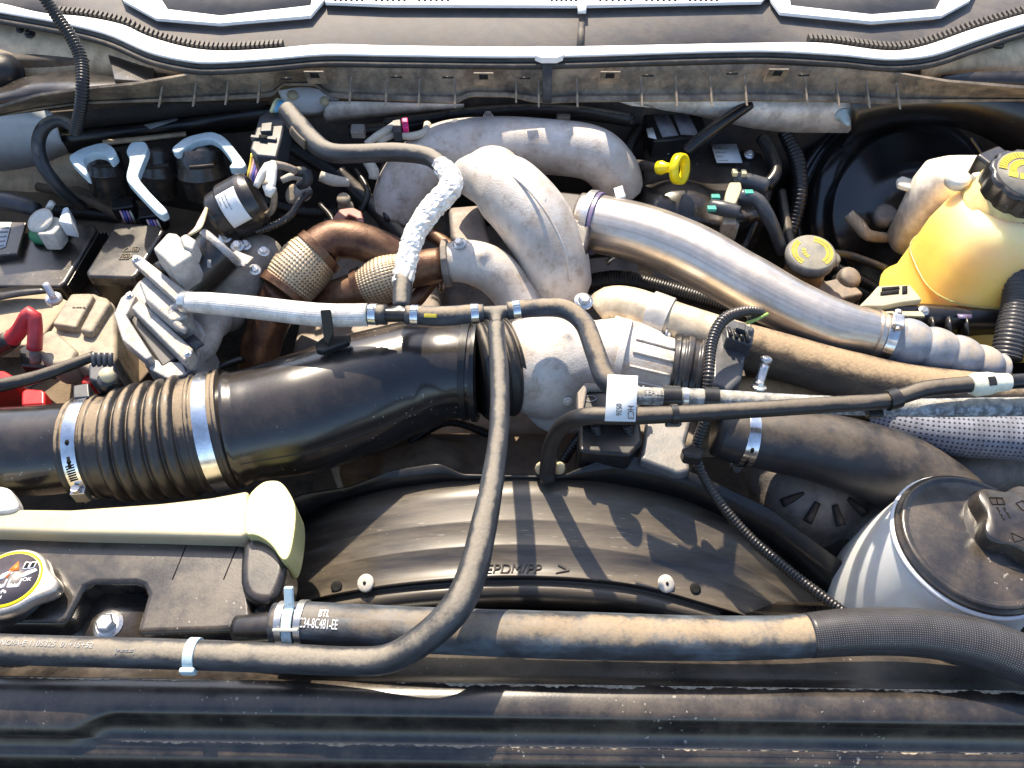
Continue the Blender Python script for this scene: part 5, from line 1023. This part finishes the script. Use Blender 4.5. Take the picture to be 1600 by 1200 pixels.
add('pipe', tubegeo(tp2, seg=40), OUT, ct); d = atpx(tp2, 1030, 495, .035); ring('band', tp2, d, .03, mat('pale_band', (.66, .62, .55), .42, metal=.5, bump=.1, dust=.3), ct, .004)
hose('charge_hose', [(1160, 540, .028, 36), (1230, 560, .022, 37), (1320, 585, .015, 38), (1420, 605, .01, 36), (1530, 615, .005, 34), (1660, 622, .0, 34)], DIRTHOSE, seg=40, label='dirt caked rubber charge hose below the aluminium pipe', cat='hose')
hose('return_pipe', [(1130, 622, -.02, 26), (1200, 612, -.03, 28), (1300, 630, -.05, 28), (1400, 650, -.08, 26)], mat('tan_hose', (.32, .21, .11), .8, dust=.8, dustc=(.42, .28, .14), bump=.3), seg=28, label='tan dusty pipe hidden below the caked charge hose', cat='pipe')
bolt(thing('pipe_bolt', 'upright zinc clamp bolt in front of the caked charge hose', 'bolt', W(1190, 590, .02)), 1186, 604, .055, 9, ax=(.1, .6, 1), h=1, name='nut')
pb = bpy.data.objects['pipe_bolt']; add('shank', tubegeo(pxpath([(1184, 606, .05, 8), (1195, 570, .065, 8)], False), seg=14), STEEL, pb); add('tip', lathe(W(1196, 566, .066), (.1, .6, 1), [(.009, 0), (.008, .006), (.005, .008)], 12), STEEL, pb)
bh, bhp = hose('lower_charge_hose', [(1120, 672, .0, 40), (1165, 682, -.005, 46), (1240, 692, -.01, 52), (1330, 712, -.02, 58), (1410, 742, -.04, 62), (1480, 790, -.07, 62), (1530, 850, -.11, 60)], mat('smooth_hose', (.024, .0235, .026), .42, dust=.25, up=.8, bump=.1), seg=44, label='thick smooth black charge hose bending towards the white bottle', cat='hose')
worm_clamp(bhp, atpx(bhp, 1165, 682, -.005), .016, 'bright steel clamp on the thick black charge hose', ang=bhp.facing(.03) + 2.2)
hose('heat_sleeve', [(1360, 652, -.03, 26), (1430, 668, -.02, 34), (1500, 676, -.015, 38), (1580, 682, -.01, 38), (1680, 690, -.005, 38)], SLEEVE, seg=40, label='grey perforated heat sleeve below the pale hose', cat='sleeve')
hose('grey_pipe_end', [(1480, 742, -.1, 34), (1560, 728, -.1, 38), (1680, 720, -.1, 40)], CASTD, seg=30, label='dark grey pipe under the perforated sleeve', cat='pipe')
# pale hose and thin line
ph, php = hose('pale_coolant_hose', [(985, 618, .1, 14), (1040, 620, .1, 14), (1110, 622, .1, 14), (1250, 631, .1, 14.5), (1420, 637, .1, 14.5), (1560, 636, .1, 15), (1680, 634, .1, 15)], mat('pale_hose', (.13, .14, .15), .7, dust=.8, up=1.0, dustc=(.38, .34, .27), dscale=60, second=(.38, .42, .46), sscale=120, samt=.9, bump=.3), seg=28, label='pale blue-grey speckled hose running right from the white tag', cat='hose')
hose_text(php, 'SEALED', 1004, 616, .1, .009, ph, GPRINT, -.2)
for px, w_ in ((1048, .022), (1112, .018)):
    d = atpx(php, px, 621, .1); ring('clip', php, d, w_, CLEANB, ph, .003)
d = atpx(php, 1068, 621, .1); ring('band', php, d, .007, STEEL, ph, .001)
tl, tlp = hose('vent_line', [(856, 752, -.02, 12), (856, 728, .0, 13), (864, 690, .045, 13), (884, 662, .09, 13.5), (920, 650, .122, 14), (980, 650, .13, 14), (1060, 647, .13, 13.5), (1180, 640, .13, 13), (1300, 632, .13, 13), (1380, 627, .13, 12.5), (1412, 618, .132, 12.5), (1450, 607, .135, 13), (1520, 600, .135, 13)], RUB, seg=24, label='slim black vent line arching from the shroud to the white coupling', cat='hose')
qc = thing('quick_coupling', 'cream plastic quick coupling on the slim vent line', 'connector', W(1545, 600, .12))
qp = pxpath([(1515, 602, .135, 14), (1525, 601, .135, 19), (1545, 599, .135, 18), (1556, 598, .135, 15), (1575, 597, .135, 14)], False)
add('body', tubegeo(qp, seg=28, step=.002), mat('cream_coupling', (.72, .72, .58), .4, bump=.04), qc, bevel=.001)
add('window', tubepatch(qp, qp.len * .3, qp.len * .5, qp.facing(.01) - .55, qp.facing(.01) + .2, .0005), CLEANB, qc)
hose('rear_line', [(1572, 597, .135, 12), (1620, 594, .135, 12), (1680, 592, .135, 12)], CLEANB, qc, seg=18)
d = atpx(tlp, 1395, 624, .13); ring('clip', tlp, d, .014, CLEANB, tl, .003); d = atpx(tlp, 1050, 647, .13); ring('clip', tlp, d, .008, CLEANB, tl, .002)
add('clip_foot', box(W(1052, 660, .12), (.009, 0, 0), (0, .004, .003), (0, -.003, .006)), DCONN, tl, bevel=.002)
add('clip_foot', box(W(1366, 645, .11), (.009, 0, 0), (0, .006, .002), (0, -.003, .006)), CLEANB, tl, bevel=.002)
for x in (845, 874): add('foot_tab', ball(W(x, 732, -.01), .008, (1, .7, 1.8), 12), CREAM, tl)
tgz = .147
tg = thing('paper_tag', 'white paper tag wrapped on the slim vent line in front of the turbo', 'tag', W(970, 620, .13))
add('tag', slab([(950, 585), (997, 587), (993, 659), (945, 658)], tgz, .0012, (0, .6, -.8)), PAPER, tg)
xx = W(975, 655, tgz + .0005) - W(975, 630, tgz + .0005); yy = V((1, 0, 0))
add('tag_print', merge(textgeo('HC3', .0105, plane_fn(W(981, 633, tgz + .0008), xx, yy), .0001), textgeo('0526', .0090, plane_fn(W(963, 630, tgz + .0008), xx, yy), .0001)), KPRINT, tg, smooth=False)
# solenoid box under the tag
sb = thing('solenoid_box', 'black solenoid box with an oval emblem under the white tag', 'solenoid', W(940, 650, 0))
add('box', slab([(908, 606), (960, 600), (1005, 608), (1000, 640), (905, 640)], .06, .03), CLEANB, sb, bevel=.004)
add('frame', slab([(902, 612), (914, 597), (960, 600), (958, 608), (918, 608), (912, 640), (903, 640)], .066, .02), CASTD, sb, bevel=.003)
add('lower_body', slab([(905, 660), (1000, 655), (1005, 690), (985, 712), (905, 705)], .02, .1), CLEANB, sb, bevel=.005)
eo = W(922, 623, .0606); ev = []
add('oval_emblem', merge(*[([eo + V((math.cos(a) * .0085 * s, math.sin(a) * .005 * s, h)) for s, h in ((1, .0008), (.86, .0008)) for a in (k * math.pi / 12, (k + 1) * math.pi / 12)], [(0, 1, 3, 2)]) for k in range(24)]), GPRINT, sb, solid=.0006)
for k in range(2): hose('coil', [(930 + 50 * k, 665, .03, 7), (935 + 50 * k, 690, .0, 8), (930 + 50 * k, 712, -.03, 7)], CLEANB, sb, prof=ridges(.005, .002), step=.001, seg=12)
add('bracket_plate', slab([(1012, 640), (1085, 640), (1072, 690), (1080, 735), (1060, 740), (1000, 718)], .01, .02), mat('blue_grey_cast', (.16, .165, .17), .45, metal=.3, bump=.15, dust=.3), label='blue-grey bracket plate between the solenoid and the shroud lip', cat='bracket', bevel=.006)
cc, ccp = conduit('corrugated_cable', [(1108, 620, .08, 7), (1100, 660, .06, 8), (1088, 700, .03, 8), (1095, 735, .015, 7.5), (1125, 785, .0, 7.5), (1170, 838, -.02, 7.5), (1230, 890, -.035, 8), (1285, 932, -.04, 8), (1330, 965, -.045, 8)], CLEANB, label='thin black corrugated cable crossing the right side of the shroud', cat='cable')
add('cable_clip', slab([(1065, 700), (1080, 692), (1102, 704), (1096, 716), (1070, 712)], .045, .02), CLEANB, label='small black clip holding the corrugated cable', cat='clip', bevel=.003)

# ------------------------------------------------------------------ power steering bottle
ps = thing('white_fluid_bottle', 'milky white fluid bottle with a black lid and lobed cap', 'bottle', W(1530, 900, -.1))
pc = W(1527, 842, .03); pr = PR(1527, 842, .03, 122); pax = V((.04, .03, 1)).normalized()
add('body', lathe(pc, pax, [(pr * .8, -.26), (pr * 1.12, -.25), (pr * 1.17, -.17), (pr * 1.12, -.10), (pr * 1.0, -.025), (pr * .98, -.016)], 64), MILK, ps)
add('rim', lathe(pc, pax, [(pr * 1.01, -.018), (pr * 1.03, -.014), (pr * 1.03, -.011), (pr * 1.0, -.009)], 64), MILK, ps)
add('lid', lathe(pc, pax, [(pr * .98, -.012), (pr * 1.0, -.008), (pr * .99, -.004), (pr * .95, -.003), (pr * .95, .0), (pr * .92, .002), (pr * .88, .002), (pr * .865, .0), (pr * .84, .0005), (pr * .3, .003), (.001, .003)], 72), COVER, ps)
ko = W(1590, 818, .045); n = 72; vs = []
u = (V((1, 0, 0)) - pax * pax.x).normalized(); v3 = pax.cross(u)
for s_, h in ((1.0, -.022), (1.0, .004), (.97, .008), (.93, .0095)):
    for k in range(n):
        a = 2 * math.pi * k / n; r = (.047 + .007 * math.cos(5 * a + 1.0)) * s_; vs.append(ko + pax * h + (u * math.cos(a) + v3 * math.sin(a)) * r)
fs = [(j * n + i, j * n + (i + 1) % n, (j + 1) * n + (i + 1) % n, (j + 1) * n + i) for j in range(3) for i in range(n)] + [tuple(range(3 * n, 4 * n))]
kc = add('lobed_cap', (vs, fs), COVER, ps)
add('cap_base', lathe(ko, pax, [(.058, -.022), (.058, -.016), (.054, -.014)], 48), CLEANB, ps)
kf = plane_fn(ko + pax * .0098, u, v3)
def kfl(dx, dy, rot=0): return lambda a, b, c: kf(dx + a * math.cos(rot) - b * math.sin(rot), dy + a * math.sin(rot) + b * math.cos(rot), c)
def koutline(poly, wd=.0009):
    global fn
    old = fn; fn = kf; g = outline(poly, wd, .0006); fn = old; return g
add('embossed_marks', merge(koutline([(-.022, -.030), (-.008, -.026), (-.021, -.018)]), koutline([(-.028, .020), (-.012, .020), (-.012, .029), (-.028, .029)]), koutline([(-.021, .020), (-.019, .029)]), koutline([(.006, .012), (.016, .016), (.012, .026), (.002, .022)]), textgeo('=-==', .0075, kfl(-.018, .016, -1.45), .0004), textgeo('==-=-=', .0062, kfl(-.026, .016, -1.45), .0004)), KPRINT, kc, smooth=False)
